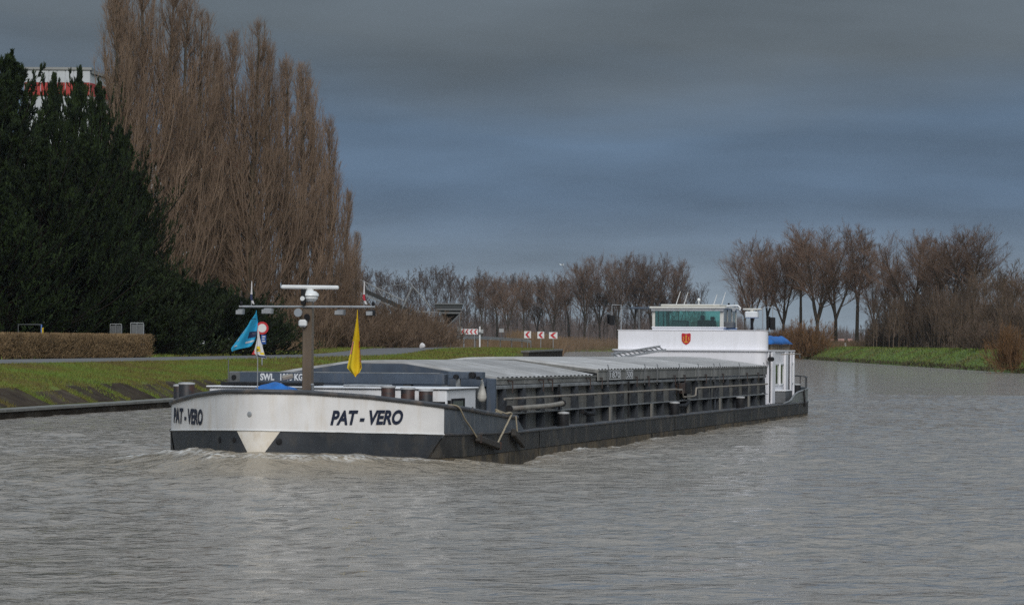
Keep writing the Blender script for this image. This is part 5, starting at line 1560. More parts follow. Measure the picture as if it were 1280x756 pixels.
# ---- row of Lombardy poplars behind the evergreens
pop = []; POPH = []
for sd_ in (101, 102, 103, 104):
    t_, c_ = fastigiate(28, sd_)
    POPH.append(max(t_[0][:, 2].max(), c_[0][:, 2].max()) - 0.6)
    pop.append((fix('poplar_trunk', t_, M['bark_pop'], True), fix('poplar_crown', c_, M['twig_pop'])))
POP = [(146, -16, 196), (163, -45, 199), (181, -62, 201), (202, -30, 204), (222, -6, 206), (243, 14, 208), (262, 48, 214), (278, 66, 218), (294, 40, 212), (312, 24, 210), (332, 52, 214), (356, 70, 217), (378, 80, 220), (397, 98, 223), (414, 146, 226), (430, 236, 232), (443, 290, 236)]
ordw = ['first', 'second', 'third', 'fourth', 'fifth', 'sixth', 'seventh', 'eighth', 'ninth', 'tenth', 'eleventh', 'twelfth', 'thirteenth', 'fourteenth', 'fifteenth', 'sixteenth', 'seventeenth', 'eighteenth']
for k, (xp, yt, Y) in enumerate(POP):
    X = (xp - 640) * Y / 3400
    top = px(xp, yt, Y).z
    s_ = (top - 1.3) / POPH[k % 4]
    lab = ('outermost bare columnar poplar beside the dark evergreens' if k == 0 else 'lowest bare poplar at the open end of the tall poplar row' if k == len(POP) - 1
           else 'bare columnar poplar, %s in the tall row counted from the evergreens' % ordw[k])
    plant('poplar_tree', pop[k % 4], (X, Y, 1.3), k * 2.1, (s_ * 1.34, s_ * 1.34, s_), lab, 'tree', 'tall bare poplars along the bank')

# ---- dark evergreens
con = []
for sd_ in (201, 202, 203):
    t_, c_ = conifer(18, 9.5, sd_)
    con.append((fix('conifer_trunk', t_, M['bark_dark'], True), fix('conifer_crown', c_, M['needles'])))
CON = [(-70, 60, 146, 1.0), (-24, 100, 141, 1.0), (16, 64, 146, 0.95), (62, 92, 150, 0.5), (90, 84, 148, 0.5), (121, 99, 150, 0.52), (104, 168, 143, 0.85), (148, 158, 154, 0.80), (46, 172, 139, 0.9), (170, 215, 157, 0.74), (2, 230, 136, 0.9)]
CLAB = ['tall dark evergreen only partly in view at the picture edge', 'dark evergreen with broad shoulder at the picture edge behind the hedge', 'tallest dark evergreen with a pointed leader before the factory roof', 'dark evergreen with blunt top before the factory red band',
        'dark evergreen with a thin spire in front of the factory wall', 'dark evergreen whose tip touches the end of the factory roof', 'shorter dark evergreen standing forward below the factory', 'dark evergreen sloping down beside the first poplar', 'dark evergreen filling the middle of the clump above the hedge', 'lowest dark evergreen of the tall clump, next to the poplar trunks', 'broad dark evergreen low behind the long hedge']
for k, (xp, yt, Y, w_) in enumerate(CON):
    top = px(xp, yt, Y).z; s_ = (top - 1.6) / 18.2
    plant('evergreen_tree', con[k % 3], ((xp - 640) * Y / 3400, Y, 1.55), k * 1.7, (w_ * (0.4 + 0.6 * s_), w_ * (0.4 + 0.6 * s_), s_), CLAB[k], 'tree', 'dark evergreens behind the hedge')
bsh = []
for sd_ in (211, 212):
    t_, c_ = conifer(6, 5.6, sd_, nb=150, sprays=9, leaves=13, size=0.24)
    bsh.append((fix('bush_stem', t_, M['bark_dark'], True), fix('bush_crown', c_, M['needles2'])))
BSH = [(186, 322, 151, 1.1), (212, 338, 152, 1.0), (240, 346, 155, 1.0), (268, 352, 158, 1.0), (296, 362, 161, 0.95), (322, 372, 165, 0.9), (344, 392, 168, 0.8), (160, 330, 147, 1.2), (196, 372, 146, 0.9)]
BLAB = ['tallest of the evergreen bushes at the end of the hedge', 'evergreen bush just past the grey cages', 'rounded evergreen bush below the second poplar group', 'evergreen bush in the middle of the low evergreen row', 'evergreen bush behind the blue flag', 'evergreen bush behind the round road sign', 'last and smallest evergreen bush beside the mast', 'broad evergreen bush behind the two grey cages', 'low evergreen bush in front of the row at the hedge end']
for k, (xp, yt, Y, w_) in enumerate(BSH):
    top = px(xp, yt, Y).z; s_ = (top - 1.6) / 6.1
    plant('evergreen_bush', bsh[k % 2], ((xp - 640) * Y / 3400, Y, 1.05), k * 2.3, (w_, w_, s_), BLAB[k], 'bush', 'low evergreen bushes', ('stem', 'foliage'))

# ---- clipped brown hedge along the path
hp = [left_at(Y, 14.0) for Y in (70, 85, 100, 115, 128)]
r_ = np.random.default_rng(31)
ha = Vector((px(-70, 430, 112).x, 112 - 0.0, 1.52)); hb = Vector((px(181, 430, 133).x, 133, 1.54))
hd = (hb - ha); hl = hd.length; hd.normalize(); hn = Vector((-hd.y, hd.x, 0))
n = 34000
s_a = r_.uniform(0, hl, n); w_a = r_.uniform(-0.5, 0.5, n); z_a = r_.uniform(0.02, 1.14, n)
Pn = np.array(hd)[None] * s_a[:, None] + np.array(hn)[None] * w_a[:, None]; Pn[:, 2] = z_a
Dn = norm(r_.normal(0, 1, (n, 3)) * np.array([0.8, 0.8, 0.5]) + np.array([0, 0, 0.8]))
Ln = r_.uniform(0.10, 0.26, n)
Ln = np.minimum(Ln, (1.22 - z_a))
nd, rd, dd = grow(Pn, Dn, Ln, r_.uniform(0.006, 0.013, n), 1, 0, 0.05, r_, 0.6)
hv = tubes(nd, rd, 3)
he = empty('hedge', ha); tag(he, 'long clipped brown hedge running beside the towpath', 'hedge')
link('foliage', fix('hedge_twigs', hv, M['hedge']), None, he)
n = 160
s_a = np.linspace(0.1, hl - 0.1, n); Pn = np.array(hd)[None] * s_a[:, None] + np.array(hn)[None] * r_.normal(0, 0.1, n)[:, None]
nd, rd, dd = grow(Pn, norm(r_.normal(0, 0.15, (n, 3)) + np.array([0, 0, 1.0])), np.full(n, 1.0), np.full(n, 0.02), 3, 0, 0.08, r_, 0.5)
link('stem', fix('hedge_stems', tubes(nd, rd, 4), M['bark_far']), None, he)

# ---- brown bare shrubs at the bend
shr = [fix('shrub', bush(7, 4.2, s, 120, 9, 5, 0.022, 34, 0.5, 0.014), M['twig_brown']) for s in (301, 302, 303)]
SHR = [(376, 372, 205, 1.0), (392, 356, 226, 1.15), (404, 388, 212, 0.9), (424, 388, 218, 0.9), (446, 380, 224, 1.0), (468, 384, 230, 1.0), (490, 386, 238, 1.0), (510, 388, 246, 1.0), (528, 392, 252, 0.9), (545, 402, 256, 0.75), (438, 398, 213, 0.8), (482, 402, 222, 0.8), (512, 408, 234, 0.7)]
SLAB = ['brown bare shrub beside the mast column', 'tall brown bare shrub at the foot of the last poplars', 'brown bare shrub under the floodlight of the crossbar', 'brown bare shrub just before the yellow flag', 'brown bare shrub behind the yellow flag', 'brown bare shrub under the foot of the conveyor', 'brown bare shrub below the conveyor frame', 'brown bare shrub between conveyor and hopper', 'brown bare shrub touching the hopper', 'smallest brown bare shrub under the hopper legs', 'low brown shrub by the path behind the yellow flag', 'low brown shrub by the path below the conveyor', 'low brown shrub behind the white bag']
for k, (xp, yt, Y, w_) in enumerate(SHR):
    X = (xp - 640) * Y / 3400; gz = ground_z(X, Y); top = px(xp, yt, Y).z; s_ = (top - gz) / 4.3
    o = link('brown_shrub', shr[k % 3], None, None, (X, Y, gz - 0.05), (0, 0, k * 1.9)); o.scale = (w_, w_, s_)
    tag(o, SLAB[k], 'shrub', 'bare brown shrubs by the path')

# ---- bare trees: far bank in the middle, embankment on the right
FT = [spreading(24, 401, 2, 14, 0.27, 1.5, 0.95, 1.15), spreading(24, 402, 3, 17, 0.16, 1.3, 1.0, 1.15), spreading(24, 403, 4, 19, 0.13, 1.1, 1.0, 1.15), spreading(24, 404, 3, 20, 0.20, 1.4, 1.0, wide=1.25), spreading(24, 405, 1, 6, 0.30, 2.6, 1.25, wide=1.0)]
FTH = [max(t_[0][:, 2].max(), c_[0][:, 2].max()) - 0.4 for t_, c_ in FT]
ftm = [(fix('tree_trunk', t_, M['bark_far'], True), fix('tree_crown', c_, M['twig_far'])) for t_, c_ in FT]
MID = [(603, 338, 660, 0), (622, 346, 690, 4), (636, 340, 668, 1), (655, 338, 680, 0), (672, 346, 700, 2), (693, 338, 690, 1), (712, 346, 716, 4), (731, 320, 690, 3), (750, 318, 700, 1), (772, 311, 690, 2), (793, 316, 700, 3), (813, 315, 694, 1), (833, 319, 700, 2), (849, 324, 690, 0)]
for k, (xp, yt, Y, v) in enumerate(MID):
    Y += 190
    top = px(xp, yt, Y).z; s_ = (top - 1.6) / FTH[v]
    where = 'on the far bank, %s in the middle group counted from the hopper side' % ordw[k]
    plant('bare_tree', ftm[v], ((xp - 640) * Y / 3400, Y, 1.6), k * 2.4, (s_ * (0.9 + 0.2 * math.sin(k * 2.7)), s_ * 1.0, s_), 'bare tree ' + where, 'tree', 'bare trees on the far bank')
RGT = [(941, 303, 470, 1, 0.8), (960, 294, 480, 3, 0.85), (980, 288, 470, 2, 0.9), (1001, 287, 488, 0, 0.95), (1021, 274, 462, 2, 1.0), (1045, 280, 475, 1, 0.95), (1071, 281, 455, 0, 1.05), (1092, 322, 452, 1, 0.75), (1116, 316, 440, 3, 0.75), (1141, 287, 430, 1, 1.0), (1166, 292, 450, 3, 0.9), (1188, 284, 418, 2, 1.05), (1214, 277, 412, 3, 1.15), (1262, 336, 380, 3, 0.9), (932, 350, 560, 0, 0.8)]
for k, (xp, yt, Y, v, w_) in enumerate(RGT):
    top = px(xp, yt, Y).z; s_ = (top - 1.8) / FTH[v]
    lab = 'bare tree on the right embankment, %s in the row counted from the wheelhouse' % ordw[k]
    if k == len(RGT) - 1: lab = 'smaller pale bare tree just behind the wheelhouse'
    plant('bare_tree', ftm[v], ((xp - 640) * Y / 3400, Y, 1.8), k * 1.3 + 0.4, (s_ * w_ * 1.16, s_ * w_ * 1.16, s_), lab, 'tree', 'bare trees along the right embankment')

# ---- distant wood: one mass
sm_v = [small_tree(19, s) for s in (501, 502, 503, 504, 505)]
def mass(name, spots, label, mat, cat):
    Vs, Fs, o = [], [], 0
    rg = np.random.default_rng(77)
    for (X, Y, z, s_, v) in spots:
        V, F = sm_v[v]
        a = rg.uniform(0, 6.28); c, s = math.cos(a), math.sin(a)
        Q = np.stack([(V[:, 0] * c - V[:, 1] * s) * s_ * 1.05 + X, (V[:, 0] * s + V[:, 1] * c) * s_ * 1.05 + Y, V[:, 2] * s_ + z], 1)
        Vs.append(Q); Fs.append(F + o); o += len(Q)
    ob = link(name, fix(name, (np.concatenate(Vs), np.concatenate(Fs)), mat))
    return tag(ob, label, cat, kind='stuff')
rg = np.random.default_rng(41)
sp = []
for k in range(64):
    xp = 415 + 470 * (k + rg.uniform(-0.4, 0.4)) / 64; Y = rg.uniform(910, 1120)
    yt = np.interp(xp, [415, 470, 560, 640, 700, 870], [340, 346, 344, 350, 358, 364]) + rg.uniform(-6, 14)
    top = px(xp, yt, Y).z; sp.append(((xp - 640) * Y / 3400, Y, 1.6, (top - 1.6) / 18.5, k % 5))
mass('far_wood', sp, 'hazy brown leafless wood along the horizon behind the far bank', M['twig_wood'], 'wood')
sp = []
for k in range(34):
    xp = 1092 + 215 * (k + rg.uniform(-0.4, 0.4)) / 34; Y = rg.uniform(330, 430) if xp > 1180 else rg.uniform(400, 450)
    yt = np.interp(xp, [1092, 1120, 1180, 1240, 1310], [384, 378, 374, 346, 338]) + rg.uniform(-12, 18)
    top = px(xp, yt, Y).z; sp.append(((xp - 640) * Y / 3400, Y, 1.75, (top - 1.75) / 18.5, k % 5))
mass('leafless_thicket', sp, 'dense brown leafless thicket on top of the right embankment', M['twig_thick'], 'thicket')
# far low woods at the very horizon
def horizon(name, n, xa, xb, Ya, Yb, ytop, label, seed):
    rg = np.random.default_rng(seed)
    xp = rg.uniform(xa, xb, n); Y = rg.uniform(Ya, Yb, n); X = (xp - 640) * Y / 3400
    hmax = (428 - ytop) * Y / 3400 + 0.6
    prof_ = 0.80 + 0.10 * np.sin(xp * 0.11) + 0.08 * np.sin(xp * 0.37 + 1) + 0.06 * np.sin(xp * 0.93)
    D = norm(rg.normal(0, 0.16, (n, 3)) + np.array([0, 0, 1.0]))
    nd, rd, dd = grow(np.stack([X, Y, np.full(n, 1.6)], 1), D, hmax * prof_ * rg.uniform(0.5, 1.1, n), rg.uniform(0.10, 0.22, n), 1, 0, 0.04, rg, 0.15)
    return tag(link(name, fix(name, tubes(nd, rd, 3), M['twig_wood'])), label, 'wood', kind='stuff')
horizon('horizon_wood', 15000, 380, 930, 1250, 1600, 388, 'dim low wood on the horizon seen between the far tree trunks', 61)
horizon('horizon_trees', 9000, 880, 1320, 1300, 1600, 402, 'low blue-grey line of distant trees beyond the right bank field', 62)
# ---- orange-brown willow bushes and scrub under the right trees
wil = [fix('willow_bush', bush(9, 5.0, s, 150, 9, 5, 0.03, 44, 0.3, 0.018), M['twig_orange']) for s in (601, 602)]
for (xp, yt, yb, Y, w_, lab) in ((1006, 402, 447, 436, 1.0, 'orange-brown willow bush at the near end of the right embankment beside the wheelhouse'), (1264, 408, 467, 236, 0.48, 'orange-brown willow bush leaning over the water at the picture edge'), (975, 412, 440, 470, 0.9, 'orange-brown bush half hidden by the barge stern')):
    z0 = 0.4 if Y != 470 else 1.5
    top = px(xp, yt, Y).z
    o = link('willow_bush', wil[0 if Y > 300 else 1], None, None, ((xp - 640) * Y / 3400, Y, z0), (0, 0, xp * 0.1)); o.scale = (w_, w_, (top - z0) / 5.2)
    tag(o, lab, 'bush', 'orange-brown willow bushes')
thm = [fix('scrub', bush(8, 5.0, s, 110, 9, 5, 0.03, 26, 0.6, 0.02), M['twig_thick']) for s in (611, 612)]
TH = [(1112, 388, 446), (1130, 372, 428), (1150, 366, 420), (1172, 372, 410), (1192, 366, 402), (1212, 372, 392), (1234, 376, 372), (1252, 384, 352), (1272, 380, 330), (1222, 404, 300), (1100, 404, 440), (1246, 410, 285)]
TLAB = ['brown leafless scrub bush at the open end of the thicket, beside the small triangular sign', 'brown scrub bush, second from the open end of the thicket', 'brown scrub bush, third from the open end of the thicket', 'brown scrub bush, fourth from the open end of the thicket', 'brown scrub bush below the tall twin-crowned tree', 'brown scrub bush, sixth from the open end of the thicket', 'brown scrub bush behind the orange willow', 'brown scrub bush directly above the orange willow', 'brown scrub bush cut by the picture edge', 'low brown scrub bush on the embankment before the willow', 'low brown scrub bush nearest the triangular sign', 'low brown scrub bush touching the edge willow']
for k, (xp, yt, Y) in enumerate(TH):
    top = px(xp, yt, Y).z
    o = link('scrub_bush', thm[k % 2], None, None, ((xp - 640) * Y / 3400, Y, 1.75), (0, 0, k * 1.1)); o.scale = (0.9, 0.9, (top - 1.75) / 5.2)
    tag(o, TLAB[k], 'bush', 'scrub bushes of the right thicket')
# reeds and dry undergrowth along the far bank and under the trees
def stalks(name, n, spot, h, r, mat, label, seed):
    rg = np.random.default_rng(seed)
    P = spot(rg, n)
    D = norm(rg.normal(0, 0.22, (n, 3)) + np.array([0, 0, 1.0]))
    nd, rd, dd = grow(P, D, h * rg.uniform(0.5, 1.25, n), np.full(n, r), 1, 0, 0.05, rg, 0.4)
    return tag(link(name, fix(name, tubes(nd, rd, 3), mat)), label, 'reeds', kind='stuff')
def far_spot(rg, n):
    s = rg.uniform(float(np.interp(430, LEFT[:220, 1], cum[:220])), cum[-1] - 520, n); p = rg.uniform(0.3, 9, n)
    x, y = along(s, p); return np.stack([x, y, np.interp(p, P_OFF, Z_FAR)], 1)
stalks('far_reeds', 22000, far_spot, 2.5, 0.035, M['reed'], 'tawny dry reeds along the far bank of the bend', 51)
def mid_spot(rg, n):
    Y = rg.uniform(275, 420, n); xp = rg.uniform(560, 698, n)
    X = (xp - 640) * Y / 3400; return np.stack([X, Y, np.full(n, 1.5)], 1)
stalks('dry_undergrowth', 12000, mid_spot, 1.1, 0.02, M['reed'], 'dry brown undergrowth behind the arrow signs', 52)
def right_spot(rg, n):
    Y = rg.uniform(440, 560, n); xp = rg.uniform(925, 1130, n)
    X = (xp - 640) * Y / 3400; return np.stack([X, Y, np.full(n, 1.75)], 1)
stalks('field_scrub', 9000, right_spot, 1.3, 0.03, M['reed'], 'brown dead weeds below the right row of trees', 53)
def shrub_foot(rg, n):
    s = rg.uniform(float(np.interp(190, LEFT[:140, 1], cum[:140])), float(np.interp(262, LEFT[:140, 1], cum[:140])), n); p = rg.uniform(15, 19, n)
    x, y = along(s, p); return np.stack([x, y, np.full(n, 1.75)], 1)
stalks('dead_grass', 9000, shrub_foot, 0.8, 0.015, M['reed'], 'straw-coloured dead grass along the foot of the brown shrubs', 54)
# ------------------------------------------------------------------ factory behind the trees
M['clad'] = surf('white_cladding', (0.52, 0.54, 0.56), 0.55, var=0.15, scale=0.3)
M['clad_red'] = surf('red_cladding', (0.42, 0.030, 0.022), 0.5, var=0.2, scale=0.5)
M['roofgrey'] = surf('roof_edge_grey', (0.30, 0.30, 0.29), 0.7, var=0.2, scale=0.5)
def factory(name, label, xl, xr, ytop, yband0, yband1, Y, slope_x=None, depth=26):
    f = empty(name, ((xl + xr - 1280) / 2 * Y / 3400, Y, 1.6))
    tag(f, label, 'building')
    cx = f.location.x
    x0, x1 = px(xl, 0, Y).x - cx, px(xr, 0, Y).x - cx
    zt = px(xl, ytop, Y).z - 1.6; b0 = px(xl, yband0, Y).z - 1.6; b1 = px(xl, yband1, Y).z - 1.6
    xe = x1 - (x1 - x0) * 0.16
    z2 = zt - 0.9
    def ribbed(za, zb, mat, nm, d):
        n = int((xe - x0) / 0.9)
        for k in range(n):
            a = x0 + (xe - x0) * k / n; b_ = x0 + (xe - x0) * (k + 1) / n
            MB().prism([(a + 0.05, -d, za), (b_ - 0.05, -d, za), (b_ - 0.05, -d, zb), (a + 0.05, -d, zb)], (0, 0.09, 0)).build(nm, mat, f)
    MB().box(x0, xe, 0, depth, 0, zt - 0.02).build('wall', M['clad'], f)
    ribbed(b0 + 0.03, zt - 0.06, M['clad'], 'cladding_panel', 0.09)
    ribbed(b1, b0, M['clad_red'], 'red_panel', 0.14)
    # canted end bay
    MB().prism([(xe + 0.01, 0.0, 0), (x1, 7.0, 0), (x1, depth, 0), (xe + 0.01, depth, 0)], (0, 0, zt - 0.5)).build('end_bay', M['clad'], f)
    MB().prism([(xe + 0.01, -0.15, b1), (x1 + 0.15, 6.95, b1), (x1 + 0.15, 7.1, b1), (xe + 0.01, 0.0, b1)], (0, 0, b0 - b1)).build('red_band', M['clad_red'], f)
    MB().box(x0 - 0.2, xe + 0.2, -0.25, depth, zt, zt + 0.3).build('roof', M['roofgrey'], f)
    MB().prism([(xe + 0.2, -0.25, zt - 0.4), (x1 + 0.3, 6.9, zt - 0.4), (x1 + 0.3, depth, zt - 0.4), (xe + 0.2, depth, zt - 0.4)], (0, 0, 0.3)).build('end_roof', M['roofgrey'], f)
factory('factory_tower', 'white ribbed factory tower with red band rising behind the dark evergreens', 28, 126, 87, 103, 119, 320)
factory('factory_hall', 'white factory hall with red band glimpsed through the bare poplars', 150, 292, 190, 193, 204, 330)

# ------------------------------------------------------------------ bits behind the hedge
def cage(xa, xb, yt, Y, label):
    a, b_ = px(xa, yt, Y), px(xb, yt, Y)
    w = b_.x - a.x; h = a.z - 1.55
    o = empty('storage_cage', (a.x, Y, 1.55)); tag(o, label, 'cage', 'grey cages behind the hedge')
    for (x0, x1) in ((0.02, w * 0.47), (w * 0.53, w - 0.02)):
        MB().box(x0, x1, 0.05, 0.55, 0.12, h - 0.06).build('grey_panel', M['steel_dark'], o, bevel=0.02)
    for x in (0, w / 2, w):
        MB().tube([(x, 0, 0), (x, 0, h)], 0.018, 6).build('post', M['steel'], o)
    for z in (0.12, h):
        MB().tube([(0, 0, z), (w, 0, z)], 0.018, 6).build('bar', M['steel'], o)
cage(138, 152, 405, 141, 'smaller of the two grey mesh cages standing behind the hedge')
cage(163.5, 179.5, 403.5, 138, 'larger grey mesh cage near the end of the hedge')
bo = empty('metal_barrier', px(23, 425, 122)); bo.location.z = 1.55
tag(bo, 'thin metal barrier frame with one blue post behind the hedge', 'barrier')
w = (52 - 23) * 122 / 3400; h = px(40, 405.5, 122).z - 1.55
MB().tube([(0, 0, 0), (0, 0, h), (w, 0, h)], 0.018, 6).build('frame', M['steel_dark'], bo)
MB().tube([(w, 0, 0), (w, 0, h)], 0.03, 6).build('post', flat('blue_post', (0.10, 0.20, 0.48), 0.5), bo)
yb = empty('yellow_post', px(53.6, 425, 121.5)); yb.location.z = 1.55
tag(yb, 'short yellow post beside the metal barrier behind the hedge', 'post')
MB().lathe([(0.04, 0), (0.04, px(53, 409.5, 121.5).z - 1.60), (0.05, px(53, 409.5, 121.5).z - 1.58), (0.045, px(53, 409.5, 121.5).z - 1.55)], n=8).build('shaft', flat('yellow_paint', (0.62, 0.42, 0.02), 0.5), yb)

# ------------------------------------------------------------------ road signs
Y = 128
c = px(328, 410, Y)
rs_ = empty('round_sign', (c.x, Y, ground_z(c.x, Y))); tag(rs_, 'round red-ringed white sign with blue panel and triangle on a post by the towpath', 'road sign')
z0 = c.z - rs_.location.z
MB().tube([(0, 0, -0.1), (0, 0, z0 + 0.3)], 0.035, 8).build('post', M['steel'], rs_)
def disc(r, y, zc, n=28, t=0.012, cx=0):
    return MB().prism([(cx + r * math.cos(2 * math.pi * k / n), y, zc + r * math.sin(2 * math.pi * k / n)) for k in range(n)], (0, t, 0))
disc(0.30, -0.055, z0).build('red_disc', M['red'], rs_)
disc(0.20, -0.062, z0, t=0.006).build('white_disc', M['signwhite'], rs_)
bz0, bz1 = px(328, 430, Y).z - rs_.location.z, px(328, 418.5, Y).z - rs_.location.z
bp_ = MB().box(-0.05, 0.19, -0.055, -0.043, bz0, bz1).build('blue_panel', M['signblue'], rs_)
for k in range(3):
    zz = bz1 - 0.10 - k * 0.11
    MB().box(0.0, 0.15 - 0.03 * (k % 2), -0.06, -0.056, zz, zz + 0.045).build('text_line', M['signwhite'], bp_)
tz = px(322, 443, Y).z - rs_.location.z
tx = px(322, 0, Y).x - c.x
MB().prism([(tx - 0.26, -0.08, tz), (tx + 0.26, -0.08, tz), (tx, -0.08, tz + 0.44)], (0, 0.012, 0)).build('triangle_plate', M['red'], rs_)
MB().prism([(tx - 0.14, -0.086, tz + 0.07), (tx + 0.14, -0.086, tz + 0.07), (tx, -0.086, tz + 0.31)], (0, 0.006, 0)).build('triangle_face', M['signwhite'], rs_)

def chevron(parent, x0, x1, z0, z1, y, n, edge=0.04):
    w = (x1 - x0) / n; zm = (z0 + z1) / 2; hh = (z1 - z0) / 2 - edge
    for k in range(n):
        a = x0 + k * w + w * 0.12; t = w * 0.38; d = w * 0.40
        MB().prism([(a, y, zm), (a + d, y, zm + hh), (a + d + t, y, zm + hh), (a + t, y, zm), (a + d + t, y, zm - hh), (a + d, y, zm - hh)], (0, 0.006, 0)).build('chevron', M['red'], parent)
Y = 262
def arrow_sign(xa, xb, ya, yb_, n, label, Y):
    a, b_ = px(xa, ya, Y), px(xb, yb_, Y)
    gz = ground_z((a.x + b_.x) / 2, Y)
    o = empty('arrow_sign', ((a.x + b_.x) / 2, Y, gz)); tag(o, label, 'road sign', 'red and white arrow signs at the bend')
    w = b_.x - a.x; z1, z0 = a.z - gz, b_.z - gz
    MB().box(-w / 2, w / 2, -0.02, 0, z0, z1).build('board', M['signwhite'], o)
    chevron(o, -w / 2 + 0.02, w / 2 - 0.02, z0, z1, -0.027, n)
    for x in ((-w * 0.3, w * 0.3) if n > 1 else (0,)):
        MB().tube([(x, 0.04, -0.2), (x, 0.04, z1 - 0.05)], 0.035, 8).build('post', M['steel'], o)
    return o
arrow_sign(576, 597.5, 411, 418, 4, 'long red and white arrow board beside the hopper', 262)
arrow_sign(655.5, 664, 413.8, 422.6, 1, 'red and white arrow sign at the end of the guard rail', 258)
arrow_sign(672, 680.5, 414.4, 423, 1, 'middle one of the three square red and white arrow signs', 259)
arrow_sign(686.5, 697, 415, 423.2, 1, 'red and white arrow sign nearest the open canal', 260)
a = px(600, 408, 262)
wp = empty('marker_post', (a.x, 262, ground_z(a.x, 262))); tag(wp, 'white marker post at the end of the long arrow board', 'post')
MB().box(-0.07, 0.07, -0.05, 0.05, 0, a.z - wp.location.z).build('shaft', M['signwhite'], wp, bevel=0.02)
MB().box(-0.075, 0.075, -0.055, 0.055, (a.z - wp.location.z) * 0.62, (a.z - wp.location.z) * 0.75).build('band', M['steel_dark'], wp)
# guard rail along the curve
gr = empty('guard_rail', px(560, 422, 268)); gr.location.z = 2.1
tag(gr, 'galvanised guard rail curving along the road behind the grass bank', 'guard rail')
gp = [px(548, 421.0, 276), px(575, 421.6, 272), px(605, 422.6, 267), (px(635, 424.2, 262)), px(656, 425.6, 258), px(664, 427.5, 257)]
gl_ = [p - Vector(gr.location) for p in gp]
P3 = catmull([tuple(p) for p in gl_], 0.8)
for dz, hh in ((0.10, 0.10), (-0.05, 0.10)):
    m_ = MB()
    for i in range(len(P3) - 1):
        m_.bar(Vector(P3[i]) + Vector((0, 0, dz)), Vector(P3[i + 1]) + Vector((0, 0, dz)), 0.06, hh)
    m_.build('rail', M['steel'], gr)
for i in range(0, len(P3), 3):
    MB().box(P3[i][0] - 0.04, P3[i][0] + 0.04, P3[i][1] + 0.05, P3[i][1] + 0.12, -0.4, P3[i][2] + 0.12).build('post', M['steel_dark'], gr)
for (xp, lab) in ((619, 'grey bush-like stump at the brink of the far quay'),):
    pass
# small blue-grey backs of far road signs
for (xp, yp, Yb, lab) in ((627, 413, 330, 'small grey back of a far road sign behind the guard rail'), (601.5, 414, 335, 'small grey back of a far road sign beyond the marker post')):
    a = px(xp, yp, Yb); o = empty('sign_back', (a.x, Yb, 1.6)); tag(o, lab, 'road sign')
    MB().box(-0.28, 0.28, -0.01, 0.01, a.z - 1.6 - 0.22, a.z - 1.6 + 0.22).build('plate', M['steel'], o)
    MB().tube([(0, 0.04, 0), (0, 0.04, a.z - 1.6 + 0.2)], 0.03, 6).build('post', M['steel_dark'], o)
# ------------------------------------------------------------------ hopper and conveyor
Y = 300
o = empty('hopper', px(563, 425, Y)); o.location.z = 1.7
tag(o, 'grey steel loading hopper on legs behind the brown shrubs', 'hopper')
def hl_(x, y): q = px(x, y, Y); return q.x - o.location.x, q.z - o.location.z
def ring(xa, xb, y, d):
    a, z = hl_(xa, y); b_, _ = hl_(xb, y); return [(a, -d, z), (b_, -d, z), (b_, d, z), (a, d, z)]
def frust(r1, r2, nm, mat):
    MB().add(r1 + r2, [(0, 1, 5, 4), (1, 2, 6, 5), (2, 3, 7, 6), (3, 0, 4, 7), (4, 5, 6, 7)]).build(nm, mat, o)
frust(ring(543, 579, 379.5, 1.5), ring(548, 575.5, 390.5, 1.25), 'bin', flat('bin_dark', (0.07, 0.075, 0.08), 0.7))
frust(ring(552, 574, 391.5, 1.2), ring(559, 564.5, 405.5, 0.3), 'funnel', M['black'])
for y in (380, 387):
    a, z = hl_(543 if y == 380 else 546, y); b_, _ = hl_(579.5 if y == 380 else 578, y)
    MB().box(a, b_, -1.58, -1.50, z - 0.06, z + 0.08).build('rim', flat('hopper_steel', (0.15, 0.155, 0.16), 0.6), o)
for xp in (551.5, 575):
    for d in (-1.2, 1.2):
        a, z = hl_(xp, 391)
        MB().tube([(a, d, 0), (a, d, z)], 0.10, 6).build('leg', flat('hopper_steel', (0.15, 0.155, 0.16), 0.6), o)
a, z = hl_(559, 409); b_, z2 = hl_(574, 394)
MB().tube([(a, -1.3, z), (b_, -1.3, z2)], 0.08, 6).build('brace', flat('hopper_steel', (0.15, 0.155, 0.16), 0.6), o)
a, z = hl_(551, 391); b_, _ = hl_(576, 391)
MB().box(a, b_, -1.3, -1.15, z - 0.1, z + 0.1).build('beam', flat('hopper_steel', (0.15, 0.155, 0.16), 0.6), o)
a, z = hl_(572, 413); MB().box(a, a + 0.6, -1.4, -0.9, z - 0.4, z + 0.4).build('control_box', flat('hopper_steel', (0.15, 0.155, 0.16), 0.6), o)
Y = 296
M['conv'] = surf('conveyor_steel', (0.24, 0.245, 0.255), 0.6, var=0.3, scale=1)
M['conv_dark'] = surf('conveyor_dark', (0.030, 0.029, 0.028), 0.8, var=0.3, scale=1)
cv = empty('conveyor', px(506, 425, Y)); cv.location.z = 1.7
tag(cv, 'sloping steel belt conveyor with lattice frame and prop above the shrubs', 'conveyor')
def cl(x, y, d=0.0): q = px(x, y, Y); return Vector((q.x - cv.location.x, d, q.z - cv.location.z))
